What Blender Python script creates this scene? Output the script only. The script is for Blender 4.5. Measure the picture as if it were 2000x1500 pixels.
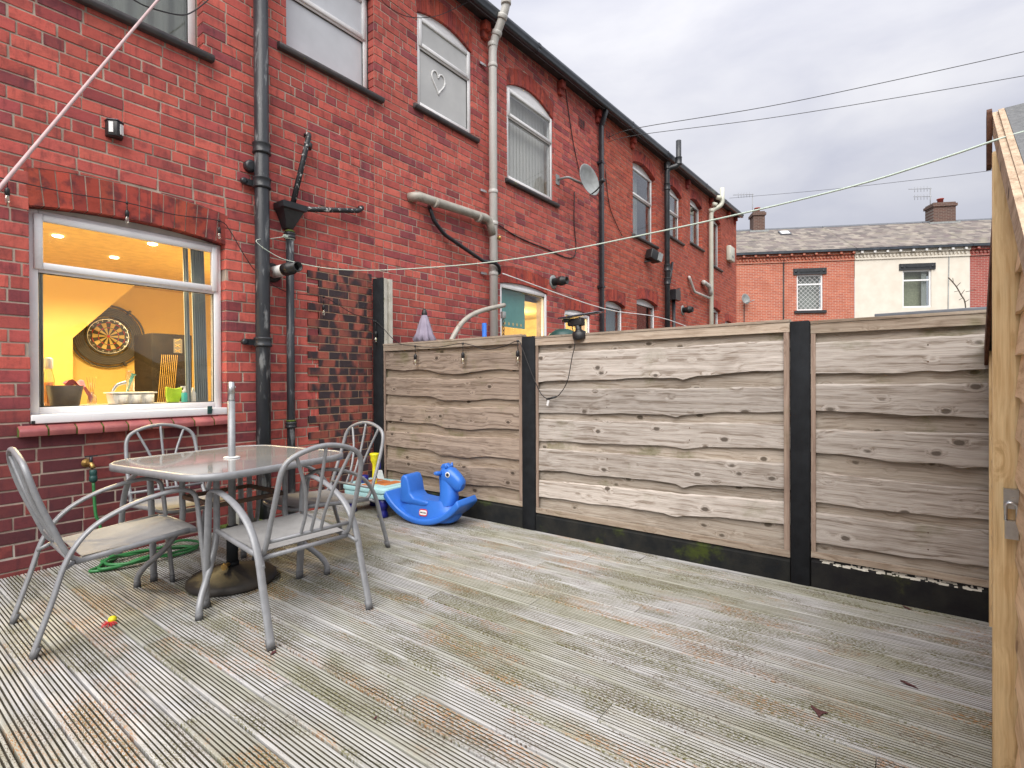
import bpy, bmesh, math, random
import numpy as np
from mathutils import Vector, Matrix
random.seed(7); rng = np.random.default_rng(7)
for o in list(bpy.data.objects): bpy.data.objects.remove(o, do_unlink=True)
SC = bpy.context.scene
COL = SC.collection
# ------------------------------------------------------------------ camera
FPX = 1020.0
YAW, PITCH, ROLL = math.radians(36.9), math.radians(-0.25), math.radians(-0.25)
C = np.array([0.0, -4.469, 1.2])
FW = np.array([math.cos(YAW)*math.cos(PITCH), math.sin(YAW)*math.cos(PITCH), math.sin(PITCH)])
_r = np.array([math.sin(YAW), -math.cos(YAW), 0.0]); _u = np.cross(_r, FW)
RT = math.cos(ROLL)*_r + math.sin(ROLL)*_u
UP = -math.sin(ROLL)*_r + math.cos(ROLL)*_u
cam = bpy.data.cameras.new('camera'); camo = bpy.data.objects.new('camera', cam); COL.objects.link(camo)
cam.sensor_width = 36.0; cam.lens = FPX/2000*36.0; cam.clip_start = 0.02; cam.clip_end = 2000
camo.matrix_world = Matrix(((RT[0], UP[0], -FW[0], C[0]), (RT[1], UP[1], -FW[1], C[1]), (RT[2], UP[2], -FW[2], C[2]), (0, 0, 0, 1)))
SC.camera = camo
# ------------------------------------------------------------------ world, sun, exposure
W = bpy.data.worlds.new('World'); SC.world = W; W.use_nodes = True
SUN_EL, SUN_AZ = math.radians(50), math.radians(202)      # azimuth measured from +X counter-clockwise: from behind the camera
wn = W.node_tree; wn.nodes.clear(); wl = wn.links
def wnode(t, **k):
    n = wn.nodes.new(t)
    for a, b in k.items(): setattr(n, a, b)
    return n
w_out = wnode('ShaderNodeOutputWorld'); w_bg = wnode('ShaderNodeBackground')
sky = wnode('ShaderNodeTexSky', sky_type='NISHITA'); sky.sun_disc = False
sky.sun_elevation = SUN_EL; sky.sun_rotation = math.pi/2 - SUN_AZ; sky.air_density = 1.2; sky.dust_density = 3.0
tc = wnode('ShaderNodeTexCoord'); sep = wnode('ShaderNodeSeparateXYZ')
wl.new(tc.outputs['Generated'], sep.inputs[0])
# even overcast layer: brighter overhead than at the horizon, as every closed cloud deck is
el = wnode('ShaderNodeMapRange'); el.inputs['From Min'].default_value = 0.0; el.inputs['From Max'].default_value = 1.0
el.inputs['To Min'].default_value = 3.05; el.inputs['To Max'].default_value = 7.5
wl.new(sep.outputs['Z'], el.inputs['Value'])
mp = wnode('ShaderNodeMapping'); mp.inputs['Scale'].default_value = (1.6, 1.6, 4.0)
wl.new(tc.outputs['Generated'], mp.inputs['Vector'])
cn = wnode('ShaderNodeTexNoise'); cn.inputs['Scale'].default_value = 1.7; cn.inputs['Detail'].default_value = 7; cn.inputs['Roughness'].default_value = 0.52
cn.inputs['Distortion'].default_value = 0.25
wl.new(mp.outputs[0], cn.inputs['Vector'])
cr = wnode('ShaderNodeValToRGB')
cr.color_ramp.elements[0].position = 0.34; cr.color_ramp.elements[0].color = (0.74, 0.75, 0.86, 1)
cr.color_ramp.elements[1].position = 0.68; cr.color_ramp.elements[1].color = (1.04, 1.03, 1.07, 1)
wl.new(cn.outputs['Fac'], cr.inputs['Fac'])
cm = wnode('ShaderNodeVectorMath', operation='SCALE'); wl.new(cr.outputs['Color'], cm.inputs[0]); wl.new(el.outputs[0], cm.inputs['Scale'])
mx = wnode('ShaderNodeMix', data_type='RGBA'); mx.inputs['Factor'].default_value = 0.93
wl.new(sky.outputs[0], mx.inputs['A']); wl.new(cm.outputs[0], mx.inputs['B'])
wl.new(mx.outputs['Result'], w_bg.inputs['Color']); w_bg.inputs['Strength'].default_value = 0.055
wl.new(w_bg.outputs[0], w_out.inputs['Surface'])
sl = bpy.data.lights.new('sun', 'SUN'); sl.energy = 1.5; sl.angle = math.radians(60); sl.color = (1.0, 0.96, 0.90)
so = bpy.data.objects.new('sun', sl); COL.objects.link(so)
sd = Vector((math.cos(SUN_AZ)*math.cos(SUN_EL), math.sin(SUN_AZ)*math.cos(SUN_EL), math.sin(SUN_EL)))
so.rotation_euler = (-sd).to_track_quat('-Z', 'Y').to_euler()
so.location = (-3, -8, 9)
SC.view_settings.view_transform = 'Standard'; SC.view_settings.look = 'None'
SC.view_settings.exposure = 1.76; SC.view_settings.gamma = 1.0; SC.view_settings.use_curve_mapping = False
SC.render.engine = 'CYCLES'
SC.cycles.max_bounces = 6; SC.cycles.diffuse_bounces = 3; SC.cycles.glossy_bounces = 3; SC.cycles.transparent_max_bounces = 10
# ------------------------------------------------------------------ placing: a photo direction met with a real plane of the place
def ray(x, y): return FW + (x-1000)/FPX*RT - (y-750)/FPX*UP
def deckp(x, y, z=0.0):
    d = ray(x, y); return C + d*(z-C[2])/d[2]
def wallp(x, y, Y=0.0):
    d = ray(x, y); return C + d*(Y-C[1])/d[1]
def fenp(x, y, X):
    d = ray(x, y); return C + d*(X-C[0])/d[0]
def atd(x, y, depth): return C + ray(x, y)*depth
def planp(x, y, A, B):      # on the vertical plane through A and B
    n = np.array([-(B[1]-A[1]), B[0]-A[0], 0.0]); d = ray(x, y); return C + d*((np.array(A)-C)@n)/(d@n)
def proj(P):
    d = np.array(P, float)-C; z = d@FW
    return 1000+FPX*(d@RT)/z, 750-FPX*(d@UP)/z, z
# ------------------------------------------------------------------ materials
def nodes(name):
    m = bpy.data.materials.new(name); m.use_nodes = True; t = m.node_tree; t.nodes.clear()
    out = t.nodes.new('ShaderNodeOutputMaterial'); b = t.nodes.new('ShaderNodeBsdfPrincipled')
    t.links.new(b.outputs[0], out.inputs['Surface'])
    return m, t, b, out
class G:
    """tiny node-graph writer"""
    def __init__(s, t): s.t = t
    def n(s, typ, **k):
        x = s.t.nodes.new(typ)
        for a, b in k.items(): setattr(x, a, b)
        return x
    def set(s, sock, v):
        if hasattr(v, 'is_linked') or isinstance(v, bpy.types.NodeSocket): s.t.links.new(v, sock)
        elif isinstance(v, tuple) and len(v) == 3 and sock.type == 'RGBA': sock.default_value = (*v, 1)
        else: sock.default_value = v
    def math(s, op, a, b=0.0, c=None, clamp=False):
        x = s.n('ShaderNodeMath', operation=op); x.use_clamp = clamp
        s.set(x.inputs[0], a); s.set(x.inputs[1], b)
        if c is not None: s.set(x.inputs[2], c)
        return x.outputs[0]
    def pos(s, kind='world'):
        if kind == 'world': return s.n('ShaderNodeNewGeometry').outputs['Position']
        return s.n('ShaderNodeTexCoord').outputs['Object']
    def map(s, v, scale=(1, 1, 1), loc=(0, 0, 0), rot=(0, 0, 0)):
        x = s.n('ShaderNodeMapping'); x.inputs['Scale'].default_value = scale; x.inputs['Rotation'].default_value = rot
        s.set(x.inputs['Location'], loc); s.set(x.inputs['Vector'], v); return x.outputs[0]
    def noise(s, v, scale, detail=4, rough=.55, dist=0.0):
        x = s.n('ShaderNodeTexNoise'); s.set(x.inputs['Vector'], v); x.inputs['Scale'].default_value = scale
        x.inputs['Detail'].default_value = detail; x.inputs['Roughness'].default_value = rough; x.inputs['Distortion'].default_value = dist
        return x.outputs['Fac']
    def vor(s, v, scale, feat='F1', rnd=1.0):
        x = s.n('ShaderNodeTexVoronoi', feature=feat); s.set(x.inputs['Vector'], v); x.inputs['Scale'].default_value = scale
        x.inputs['Randomness'].default_value = rnd
        return x.outputs['Distance']
    def ramp(s, f, stops):
        x = s.n('ShaderNodeValToRGB'); e = x.color_ramp.elements
        while len(e) < len(stops): e.new(.5)
        for i, (p, c) in enumerate(stops):
            e[i].position = p; e[i].color = (*c, 1) if len(c) == 3 else c
        s.set(x.inputs['Fac'], f); return x.outputs['Color']
    def step(s, f, lo, hi):
        x = s.n('ShaderNodeMapRange', interpolation_type='SMOOTHSTEP'); s.set(x.inputs['Value'], f)
        x.inputs['From Min'].default_value = lo; x.inputs['From Max'].default_value = hi; return x.outputs[0]
    def mix(s, f, a, b, mode='MIX'):
        x = s.n('ShaderNodeMix', data_type='RGBA', blend_type=mode); s.set(x.inputs['Factor'], f)
        s.set(x.inputs['A'], a); s.set(x.inputs['B'], b); return x.outputs['Result']
    def rnd(s): return s.n('ShaderNodeObjectInfo').outputs['Random']
    def bump(s, h, strength=.3, dist=.01, normal=None):
        x = s.n('ShaderNodeBump'); x.inputs['Strength'].default_value = strength; x.inputs['Distance'].default_value = dist
        s.set(x.inputs['Height'], h)
        if normal is not None: s.set(x.inputs['Normal'], normal)
        return x.outputs[0]
MATS = {}
def simple(name, c1, c2=None, scale=12, detail=5, rough=.55, rvar=.15, metal=0.0, spec=.5, bump=0.0, bscale=80, stretch=(1, 1, 1), lo=.35, hi=.65,
           spot=None, objvar=0.0, coat=0.0, kind='world', trans=0.0, emit=None):
    m, t, b, out = nodes(name); g = G(t); v = g.map(g.pos(kind), stretch)
    f = g.noise(v, scale, detail)
    col = g.ramp(f, [(lo, c1), (hi, c2 or tuple(x*.8 for x in c1))])
    if spot:
        sc, sscale, th, width = spot
        sn = g.noise(v, sscale, 6, .65)
        col = g.mix(g.step(sn, th, th+width), col, sc)
    if objvar:
        k = g.math('MULTIPLY_ADD', g.rnd(), 2*objvar, 1-objvar)
        col = g.mix(1.0, col, g.n('ShaderNodeCombineColor').outputs[0], 'MIX') if False else col
        hs = g.n('ShaderNodeHueSaturation'); g.set(hs.inputs['Value'], k); g.set(hs.inputs['Color'], col); col = hs.outputs[0]
    g.set(b.inputs['Base Color'], col)
    g.set(b.inputs['Roughness'], g.math('MULTIPLY_ADD', f, rvar, rough-rvar/2))
    b.inputs['Metallic'].default_value = metal; b.inputs['Specular IOR Level'].default_value = spec
    if coat: b.inputs['Coat Weight'].default_value = coat
    if bump: g.set(b.inputs['Normal'], g.bump(g.noise(v, bscale, 4), bump, .004))
    if emit: b.inputs['Emission Color'].default_value = (*emit[0], 1); b.inputs['Emission Strength'].default_value = emit[1]
    MATS[name] = m; return m
def brick_mat(name, stops, soot=(.045, .022, .03), soot_amt=.5, low_dark=True, mottled=False):
    m, t, b, out = nodes(name); g = G(t); P = g.pos()
    at = g.n('ShaderNodeAttribute', attribute_name='rnd', attribute_type='GEOMETRY')
    r = g.math('FRACT', g.math('ADD', at.outputs['Fac'], g.rnd()))
    r2 = g.math('FRACT', g.math('MULTIPLY', r, 17.37))
    col = g.ramp(r, stops)
    hs = g.n('ShaderNodeHueSaturation'); g.set(hs.inputs['Value'], g.math('MULTIPLY_ADD', r2, .38, .80)); g.set(hs.inputs['Color'], col); col = hs.outputs[0]
    fine = g.noise(P, 55, 6, .65); streak = g.noise(g.map(P, (30, 30, 5)), 1, 5, .6)
    col = g.mix(g.math('MULTIPLY', g.step(fine, .45, .75), .38), col, tuple(x*.55 for x in stops[len(stops)//2][1]))
    col = g.mix(g.math('MULTIPLY', g.step(streak, .50, .72), .45), col, soot)
    big = g.noise(g.map(P, (1.1, 1, .8)), 1.3, 5, .6)
    blot = g.noise(P, 9, 4, .6)
    s = g.math('MULTIPLY', g.step(blot, .46, .64), g.math('MULTIPLY_ADD', g.step(big, .36, .60), .8, .2))
    col = g.mix(g.math('MULTIPLY', s, soot_amt), col, soot)
    if low_dark:
        # old damp, soot-stained bricks near the ground: their own purple-brown colour
        z = g.n('ShaderNodeSeparateXYZ'); g.set(z.inputs[0], P)
        xm = g.step(z.outputs['X'], 2.6, 1.6)
        lowm = g.step(g.math('ADD', z.outputs['Z'], g.math('MULTIPLY', g.noise(P, 2.2, 3), 1.2)), 1.85, 1.35)
        col = g.mix(g.math('MULTIPLY', g.math('MULTIPLY', lowm, xm), g.math('MULTIPLY_ADD', r2, .45, .5)), col, (.055, .02, .028))
    if mottled:
        ofs = g.n('ShaderNodeCombineXYZ'); g.set(ofs.inputs[0], g.math('MULTIPLY', r, 61.0)); g.set(ofs.inputs[2], g.math('MULTIPLY', r2, 37.0))
        mv = g.noise(g.map(P, (1.0, 0, .35), ofs.outputs[0]), 7.5, 2, .45, .2)
        col = g.mix(g.math('MULTIPLY', g.step(mv, .42, .56), .96), col, (.035, .03, .036))
        col = g.mix(g.math('MULTIPLY', g.step(g.noise(P, 140, 3), .66, .72), .5), col, (.35, .3, .27))
    white = g.noise(P, 24, 6, .7)
    col = g.mix(g.math('MULTIPLY', g.step(white, .69, .80), .35), col, (.55, .42, .38))
    g.set(b.inputs['Base Color'], col); b.inputs['Roughness'].default_value = .82; b.inputs['Specular IOR Level'].default_value = .3
    hgt = g.math('ADD', g.math('MULTIPLY', g.noise(P, 120, 5, .7), .6), g.math('MULTIPLY', g.noise(P, 22, 4), .8))
    g.set(b.inputs['Normal'], g.bump(hgt, .55, .006))
    MATS[name] = m; return m
RED = [(0, (0.488, 0.099, 0.079)), (.22, (0.530, 0.118, 0.090)), (.42, (0.435, 0.087, 0.077)), (.60, (0.562, 0.129, 0.096)), (.78, (0.382, 0.076, 0.077)), (.90, (0.233, 0.056, 0.067)), (1, (0.530, 0.112, 0.087))]
ORG = [(0, (.44, .095, .058)), (.3, (.49, .112, .066)), (.55, (.40, .085, .056)), (.8, (.47, .115, .075)), (1, (.33, .07, .055))]
brick_mat('brick_near', RED, soot_amt=.42)
brick_mat('brick_next', [(p, (c[0]*1.0, c[1]*1.06, c[2]*1.05)) for p, c in RED], soot_amt=.3, low_dark=False)
brick_mat('brick_far', ORG, soot_amt=.25, low_dark=False)
brick_mat('brick_pier', [(0, (.30, .085, .062)), (.5, (.36, .10, .07)), (1, (.22, .07, .055))], soot_amt=.2, low_dark=False, mottled=True)
brick_mat('arch_brick', [(0, (.42, .07, .045)), (.35, (.33, .055, .045)), (.7, (.45, .085, .05)), (1, (.24, .045, .045))], soot_amt=.7, low_dark=False)
simple('mortar', (.50, .41, .335), (.30, .23, .19), scale=5, rough=.95, bump=.5, bscale=90, spot=(.52, 1, 0, 0) and ((.50, .46, .41), 2.2, .55, .2))
simple('mortar_pier', (.43, .30, .20), (.34, .23, .16), scale=7, rough=.95, bump=.4)
simple('sill_tile', (.40, .125, .115), (.27, .075, .08), scale=9, rough=.5, bump=.2, bscale=50, objvar=.15)
simple('sill_dark', (.035, .033, .036), (.065, .055, .055), scale=12, rough=.5, bump=.2, spot=((.16, .15, .02), 14, .63, .08))
simple('upvc', (.78, .78, .79), (.70, .70, .71), scale=6, rough=.28, rvar=.1, lo=.3, hi=.8)
simple('upvc_beige', (.50, .47, .43), (.40, .37, .34), scale=10, rough=.6)  # beige infill board under the kitchen arch
simple('rubber', (.02, .02, .022), rough=.7)
simple('iron_black', (.018, .021, .026), (.032, .036, .043), scale=9, rough=.42, bump=.35, bscale=70, stretch=(1, 1, .25), spot=((.20, .21, .215), 16, .53, .14))
simple('iron_plain', (.016, .018, .022), (.03, .033, .038), scale=9, rough=.4, bump=.2)
simple('pvc_black', (.012, .014, .018), (.02, .022, .027), rough=.35)
simple('pvc_grey', (.56, .55, .53), (.45, .44, .41), scale=5, rough=.4, stretch=(1, 1, .3), spot=((.22, .19, .14), 10, .64, .12))
simple('pvc_cream', (.60, .60, .52), (.52, .53, .45), scale=5, rough=.45)
simple('pvc_pipe', (.42, .40, .35), (.32, .30, .26), scale=8, rough=.4, spot=((.16, .11, .08), 7, .58, .12))
simple('white_paint', (.75, .75, .74), (.6, .59, .57), scale=18, rough=.5)
simple('flaky_white', (.012, .014, .018), (.02, .022, .026), scale=25, rough=.5, spot=((.55, .55, .54), 26, .58, .05))
simple('moss', (.06, .10, .012), (.10, .13, .02), scale=60, rough=.95, bump=1.0, bscale=200)
simple('gutter_black', (.025, .032, .042), (.05, .06, .075), scale=4, rough=.3)
simple('soffit_dark', (.025, .022, .024), (.05, .04, .042), scale=8, rough=.8)
simple('metal_grey', (.26, .268, .285), (.215, .222, .235), scale=30, rough=.42, rvar=.12, metal=.15, spec=.6, bump=.08, bscale=250, spot=((.17, .14, .12), 22, .70, .06))
simple('metal_rust', (.06, .045, .035), (.13, .065, .035), scale=22, rough=.7)
simple('plastic_cap', (.12, .123, .13), rough=.6)
simple('silver', (.6, .61, .62), (.45, .46, .47), scale=30, rough=.3, metal=.9)
simple('sling', (.31, .305, .30), (.26, .255, .25), scale=9, rough=.8, bump=.5, bscale=700, spot=((.25, .19, .15), 5, .60, .2), kind='obj')
simple('concrete', (.55, .53, .47), (.42, .40, .34), scale=9, rough=.9, bump=.4, spot=((.20, .22, .10), 8, .62, .12))
simple('post_black', (.009, .010, .012), (.015, .017, .02), scale=14, rough=.85, spec=.2, bump=.3, bscale=160, spot=((.4, .38, .32), 30, .735, .02))
simple('gravel_black', (.010, .0115, .013), (.022, .022, .02), scale=10, rough=.85, spec=.2, bump=.4, bscale=110, spot=((.045, .06, .012), 4, .55, .16))
simple('gravel_worn', (.012, .0115, .013), (.022, .022, .02), scale=10, rough=.85, spec=.2, bump=.4, bscale=110, spot=((.045, .05, .016), 5, .58, .16))
simple('blue_plastic', (.035, .17, .62), (.028, .14, .53), scale=5, rough=.34, rvar=.1, bump=.03, bscale=300)
simple('aqua_plastic', (.40, .66, .68), (.36, .60, .63), rough=.4)
simple('navy_plastic', (.012, .016, .19), (.01, .013, .15), rough=.35)
simple('yellow_plastic', (.78, .70, .02), (.70, .62, .02), rough=.4)
simple('orange_plastic', (.60, .20, .05), (.5, .15, .05), rough=.5)
simple('red_plastic', (.6, .03, .04), rough=.5)
simple('white_plastic', (.75, .75, .75), (.7, .7, .7), rough=.4)
simple('black_plastic', (.012, .012, .013), (.02, .02, .022), rough=.45)
simple('solar', (.03, .032, .05), (.04, .042, .06), scale=40, rough=.22, coat=.4)
simple('brass', (.55, .36, .12), (.35, .22, .08), scale=20, rough=.4, metal=.8)
simple('green_hose', (.035, .20, .06), (.03, .16, .05), rough=.45)
simple('green_dark', (.012, .06, .055), rough=.45)
simple('line_green', (.55, .64, .56), (.46, .55, .48), scale=90, rough=.6)
simple('line_pink', (.50, .36, .36), (.42, .30, .30), scale=90, rough=.7)
simple('cable_black', (.015, .014, .016), rough=.5)
simple('dish_grey', (.30, .32, .32), (.20, .21, .21), scale=8, rough=.45)
simple('umbrella_cloth', (.33, .29, .37), (.27, .235, .31), scale=9, rough=.9, bump=.15)
simple('base_resin', (.028, .026, .025), (.05, .043, .037), scale=8, rough=.58, spec=.35, bump=.3, bscale=60)
simple('leaf_maroon', (.09, .03, .032), (.06, .022, .025), rough=.45)
simple('lead', (.12, .13, .15), rough=.5)
simple('ground_dirt', (.12, .105, .085), (.075, .07, .055), scale=1.5, rough=.95, bump=.5, bscale=30, spot=((.05, .075, .025), .8, .5, .15))
simple('asphalt', (.055, .055, .057), (.04, .04, .042), scale=20, rough=.9, bump=.4)
simple('room_yellow', (.70, .51, .165), (.67, .48, .15), scale=2, rough=.7)
simple('room_ceiling', (.74, .52, .14), rough=.7)
simple('room_floor', (.36, .27, .18), rough=.6)
simple('cabinet_black', (.012, .010, .009), (.02, .016, .012), rough=.6, spec=.08)
simple('gold', (.55, .36, .10), (.42, .27, .08), scale=40, rough=.4)
simple('lit_yellow', (.75, .60, .25), rough=.7)
simple('teal_blind', (.10, .36, .34), (.09, .32, .30), rough=.8)
simple('curtain_grey', (.21, .26, .29), (.16, .20, .225), scale=30, rough=.9, stretch=(6, 6, .1))
simple('curtain_cream', (.55, .52, .46), (.48, .45, .40), scale=30, rough=.9, stretch=(6, 6, .1))
simple('basket_grey', (.16, .15, .15), (.12, .115, .115), rough=.6)
simple('pink_cloth', (.65, .12, .20), (.70, .25, .30), scale=12, rough=.9)
simple('teal_soap', (.06, .45, .45), rough=.3)
simple('lime', (.32, .50, .02), (.25, .42, .02), scale=20, rough=.5)
simple('render_cream', (.70, .65, .57), (.63, .58, .50), scale=2.5, rough=.9, bump=.2, bscale=60)
simple('felt', (.16, .165, .17), (.11, .115, .12), scale=70, rough=.95, bump=.5, bscale=300)
simple('twig', (.10, .08, .06), rough=.9)
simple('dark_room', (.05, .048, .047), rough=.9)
simple('blind_white', (.60, .59, .55), (.55, .54, .51), scale=3, rough=.8)
simple('cream_interior', (.55, .53, .36), rough=.8)
def frosted(name, c, rough=.3, bump=.15):
    m, t, b, out = nodes(name); g = G(t); P = g.pos()
    f = g.noise(P, 3, 3)
    g.set(b.inputs['Base Color'], g.ramp(f, [(.3, c), (.75, tuple(x*.82 for x in c))]))
    b.inputs['Roughness'].default_value = rough; b.inputs['Specular IOR Level'].default_value = .6
    g.set(b.inputs['Normal'], g.bump(g.noise(P, 170, 2), bump, .002)); MATS[name] = m
frosted('frost', (.58, .60, .64)); frosted('frost_plain', (.50, .505, .50), .18, .05)
def glass(name, tint=(1, 1, 1), refl=1.0):
    m, t, b, out = nodes(name); g = G(t); t.nodes.remove(b)
    tr = g.n('ShaderNodeBsdfTransparent'); tr.inputs['Color'].default_value = (*tint, 1)
    gl = g.n('ShaderNodeBsdfGlossy'); gl.inputs['Roughness'].default_value = .015
    fr = g.n('ShaderNodeFresnel'); g.set(fr.inputs['IOR'], g.math('MULTIPLY_ADD', g.n('ShaderNodeNewGeometry').outputs['Backfacing'], 1/1.5-1.5, 1.5))
    mxs = g.n('ShaderNodeMixShader'); g.set(mxs.inputs['Fac'], g.math('MULTIPLY', fr.outputs[0], refl, clamp=True))
    t.links.new(tr.outputs[0], mxs.inputs[1]); t.links.new(gl.outputs[0], mxs.inputs[2]); t.links.new(mxs.outputs[0], out.inputs['Surface'])
    MATS[name] = m
glass('glass', (.95, .96, .96), 1.2); glass('bulb_glass', (.95, .92, .86), 4.0); glass('glass_dim', (.8, .83, .83), 1.6)
def table_glass():
    m, t, b, out = nodes('table_glass'); g = G(t); P = g.pos()
    f = g.noise(g.map(P, (60, 60, 60)), 1, 3)
    g.set(b.inputs['Base Color'], g.ramp(g.noise(P, 4, 4), [(.3, (.34, .345, .345)), (.7, (.29, .295, .295))]))
    g.set(b.inputs['Roughness'], g.math('MULTIPLY_ADD', g.noise(P, 9, 5), .12, .05)); b.inputs['Specular IOR Level'].default_value = .85
    b.inputs['Coat Weight'].default_value = .5; b.inputs['Coat Roughness'].default_value = .04
    b.inputs['Alpha'].default_value = .94
    g.set(b.inputs['Normal'], g.bump(f, .04, .001)); MATS['table_glass'] = m
table_glass()
def wood(name, ca, cb, cdark, axis='y', knots=True, green=0.0, scale=1.0, rough=.85, contrast=1.0, blotch=.35):
    m, t, b, out = nodes(name); g = G(t); P = g.pos(); r = g.rnd()
    off = g.n('ShaderNodeCombineXYZ')
    for i, k in enumerate((13.1, 29.7, 7.3)): g.set(off.inputs[i], g.math('MULTIPLY', r, k))
    va = g.n('ShaderNodeVectorMath', operation='ADD'); g.set(va.inputs[0], P); g.set(va.inputs[1], off.outputs[0]); V = va.outputs[0]
    st = {'x': (1.3, 55, 55), 'y': (55, 1.3, 55), 'z': (55, 55, 1.3)}[axis]
    stk = {'x': (5, 1, 8), 'y': (1, 5, 8), 'z': (8, 8, 4)}[axis]
    kd = g.vor(g.map(V, stk), 1.15*scale)
    warp = g.math('MULTIPLY', g.step(kd, .34, .03), 1.3)
    n0 = g.noise(V, 1.6, 3)
    gv = g.n('ShaderNodeVectorMath', operation='ADD'); g.set(gv.inputs[0], g.map(V, st))
    cw = g.n('ShaderNodeCombineXYZ')
    for i in range(3): g.set(cw.inputs[i], g.math('ADD', warp, g.math('MULTIPLY', n0, 5)))
    g.set(gv.inputs[1], cw.outputs[0])
    gr = g.noise(gv.outputs[0], 1.0*scale, 6, .62)
    fine = g.noise(g.map(V, tuple(x*5 for x in st)), 1.0, 3, .6)
    col = g.ramp(g.math('MULTIPLY_ADD', g.math('ADD', gr, g.math('MULTIPLY', fine, .35)), contrast, .5-.675*contrast), [(.25, cdark), (.45, cb), (.62, ca), (.85, tuple(min(1, x*1.15) for x in ca))])
    hs = g.n('ShaderNodeHueSaturation'); g.set(hs.inputs['Value'], g.math('MULTIPLY_ADD', r, .40, .80)); g.set(hs.inputs['Color'], col); col = hs.outputs[0]
    bl = g.noise(g.map(V, (1, 1, 2)), 3.2, 5, .6)
    col = g.mix(g.math('MULTIPLY', g.step(bl, .5, .75), blotch), col, cdark)
    if knots:
        wn_ = g.noise(V, 30, 2)
        kk = g.step(g.math('ADD', kd, g.math('MULTIPLY_ADD', wn_, .10, -.05)), .165, .09)
        col = g.mix(g.math('MULTIPLY', kk, .92), col, tuple(x*.45 for x in cdark))
    if green:
        gn = g.noise(V, 2.6, 6, .65)
        col = g.mix(g.math('MULTIPLY', g.step(gn, .56, .70), green), col, (.105, .115, .03))
    g.set(b.inputs['Base Color'], col); b.inputs['Roughness'].default_value = rough; b.inputs['Specular IOR Level'].default_value = .25
    g.set(b.inputs['Normal'], g.bump(g.math('ADD', gr, g.math('MULTIPLY', fine, .6)), .45, .006)); MATS[name] = m
wood('fence_brown', (.32, .255, .205), (.25, .195, .155), (.125, .09, .068), green=.35, contrast=1.45, blotch=.3)
wood('fence_grey', (.43, .39, .355), (.355, .315, .28), (.19, .152, .122), green=.3, contrast=1.55, blotch=.38)
wood('fence_grey_back', (.46, .405, .345), (.38, .325, .27), (.22, .175, .13), green=.5, contrast=1.4, blotch=.3)
wood('fence_brown_back', (.37, .30, .235), (.30, .235, .175), (.16, .115, .08), green=.5, contrast=1.2, blotch=.25)
wood('fence_grey_frame', (.42, .35, .28), (.34, .27, .21), (.18, .13, .09), axis='y', green=.35, knots=False)
wood('fence_batten', (.33, .25, .20), (.26, .19, .15), (.14, .095, .075), axis='z', green=.2, knots=False)
wood('shed_board', (.74, .55, .36), (.66, .48, .30), (.50, .33, .19), axis='x', scale=.8, blotch=.2, contrast=1.3)
wood('shed_post', (.80, .61, .34), (.73, .53, .28), (.60, .41, .20), axis='z', knots=False, blotch=.15, contrast=1.6)
wood('shed_barge', (.46, .36, .26), (.36, .27, .19), (.22, .15, .10), axis='x', knots=True)
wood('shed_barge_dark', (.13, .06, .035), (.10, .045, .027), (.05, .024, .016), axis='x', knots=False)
def deck_mat():
    m, t, b, out = nodes('deck_wood'); g = G(t); P = g.pos(); r = g.rnd()
    off = g.n('ShaderNodeCombineXYZ')
    for i, k in enumerate((3.1, 19.7, 0)): g.set(off.inputs[i], g.math('MULTIPLY', r, k))
    va = g.n('ShaderNodeVectorMath', operation='ADD'); g.set(va.inputs[0], P); g.set(va.inputs[1], off.outputs[0]); V = va.outputs[0]
    gr = g.noise(g.map(V, (60, 3, 20)), 1, 6, .65)
    col = g.ramp(gr, [(.28, (.245, .24, .23)), (.5, (.40, .40, .40)), (.75, (.49, .495, .50))])
    hs = g.n('ShaderNodeHueSaturation'); g.set(hs.inputs['Value'], g.math('MULTIPLY_ADD', r, .16, .91)); g.set(hs.inputs['Color'], col); col = hs.outputs[0]
    # algae film, moss flecks and worn orange-brown patches: stains with shapes of their own, stretched along the boards
    sx = g.n('ShaderNodeSeparateXYZ'); g.set(sx.inputs[0], P)
    film = g.noise(g.map(V, (3.0, 1.0, 1)), 1.0, 4, .6)
    reg = g.noise(g.map(P, (1.0, .8, 1)), 1.1, 3, .5)
    col = g.mix(g.math('MULTIPLY', g.step(g.math('ADD', g.math('MULTIPLY', film, .6), g.math('MULTIPLY', reg, .5)), .50, .66), .42), col, (.20, .20, .085))
    fl = g.noise(g.map(P, (330, 75, 1)), 1, 4, .65)
    pt = g.noise(g.map(V, (5.0, 1.7, 1)), 1.0, 4, .6)
    mossm = g.math('MULTIPLY', g.step(pt, .47, .59), g.step(fl, .45, .57))
    col = g.mix(g.math('MULTIPLY', mossm, .92), col, (.095, .09, .02))
    pt2 = g.noise(g.map(V, (4.2, 1.3, 1), (5.3, 2.2, 0)), 1.0, 4, .6)
    om = g.math('MULTIPLY', g.step(pt2, .515, .62), g.step(g.noise(g.map(P, (260, 50, 1)), 1, 4, .65), .47, .60))
    col = g.mix(g.math('MULTIPLY', om, .9), col, (.32, .155, .055))
    pt3 = g.noise(g.map(V, (6, 2.0, 1), (1.3, 7.2, 0)), 1.0, 4, .6)
    bm = g.math('MULTIPLY', g.step(pt3, .505, .62), g.step(g.noise(g.map(P, (340, 80, 1), (3, 3, 0)), 1, 4, .65), .5, .6))
    col = g.mix(g.math('MULTIPLY', bm, .9), col, (.08, .052, .03))
    g.set(b.inputs['Base Color'], col)
    g.set(b.inputs['Roughness'], g.math('MULTIPLY_ADD', film, .25, .5)); b.inputs['Specular IOR Level'].default_value = .4
    g.set(b.inputs['Normal'], g.bump(gr, .4, .003)); MATS['deck_wood'] = m
deck_mat()
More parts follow.
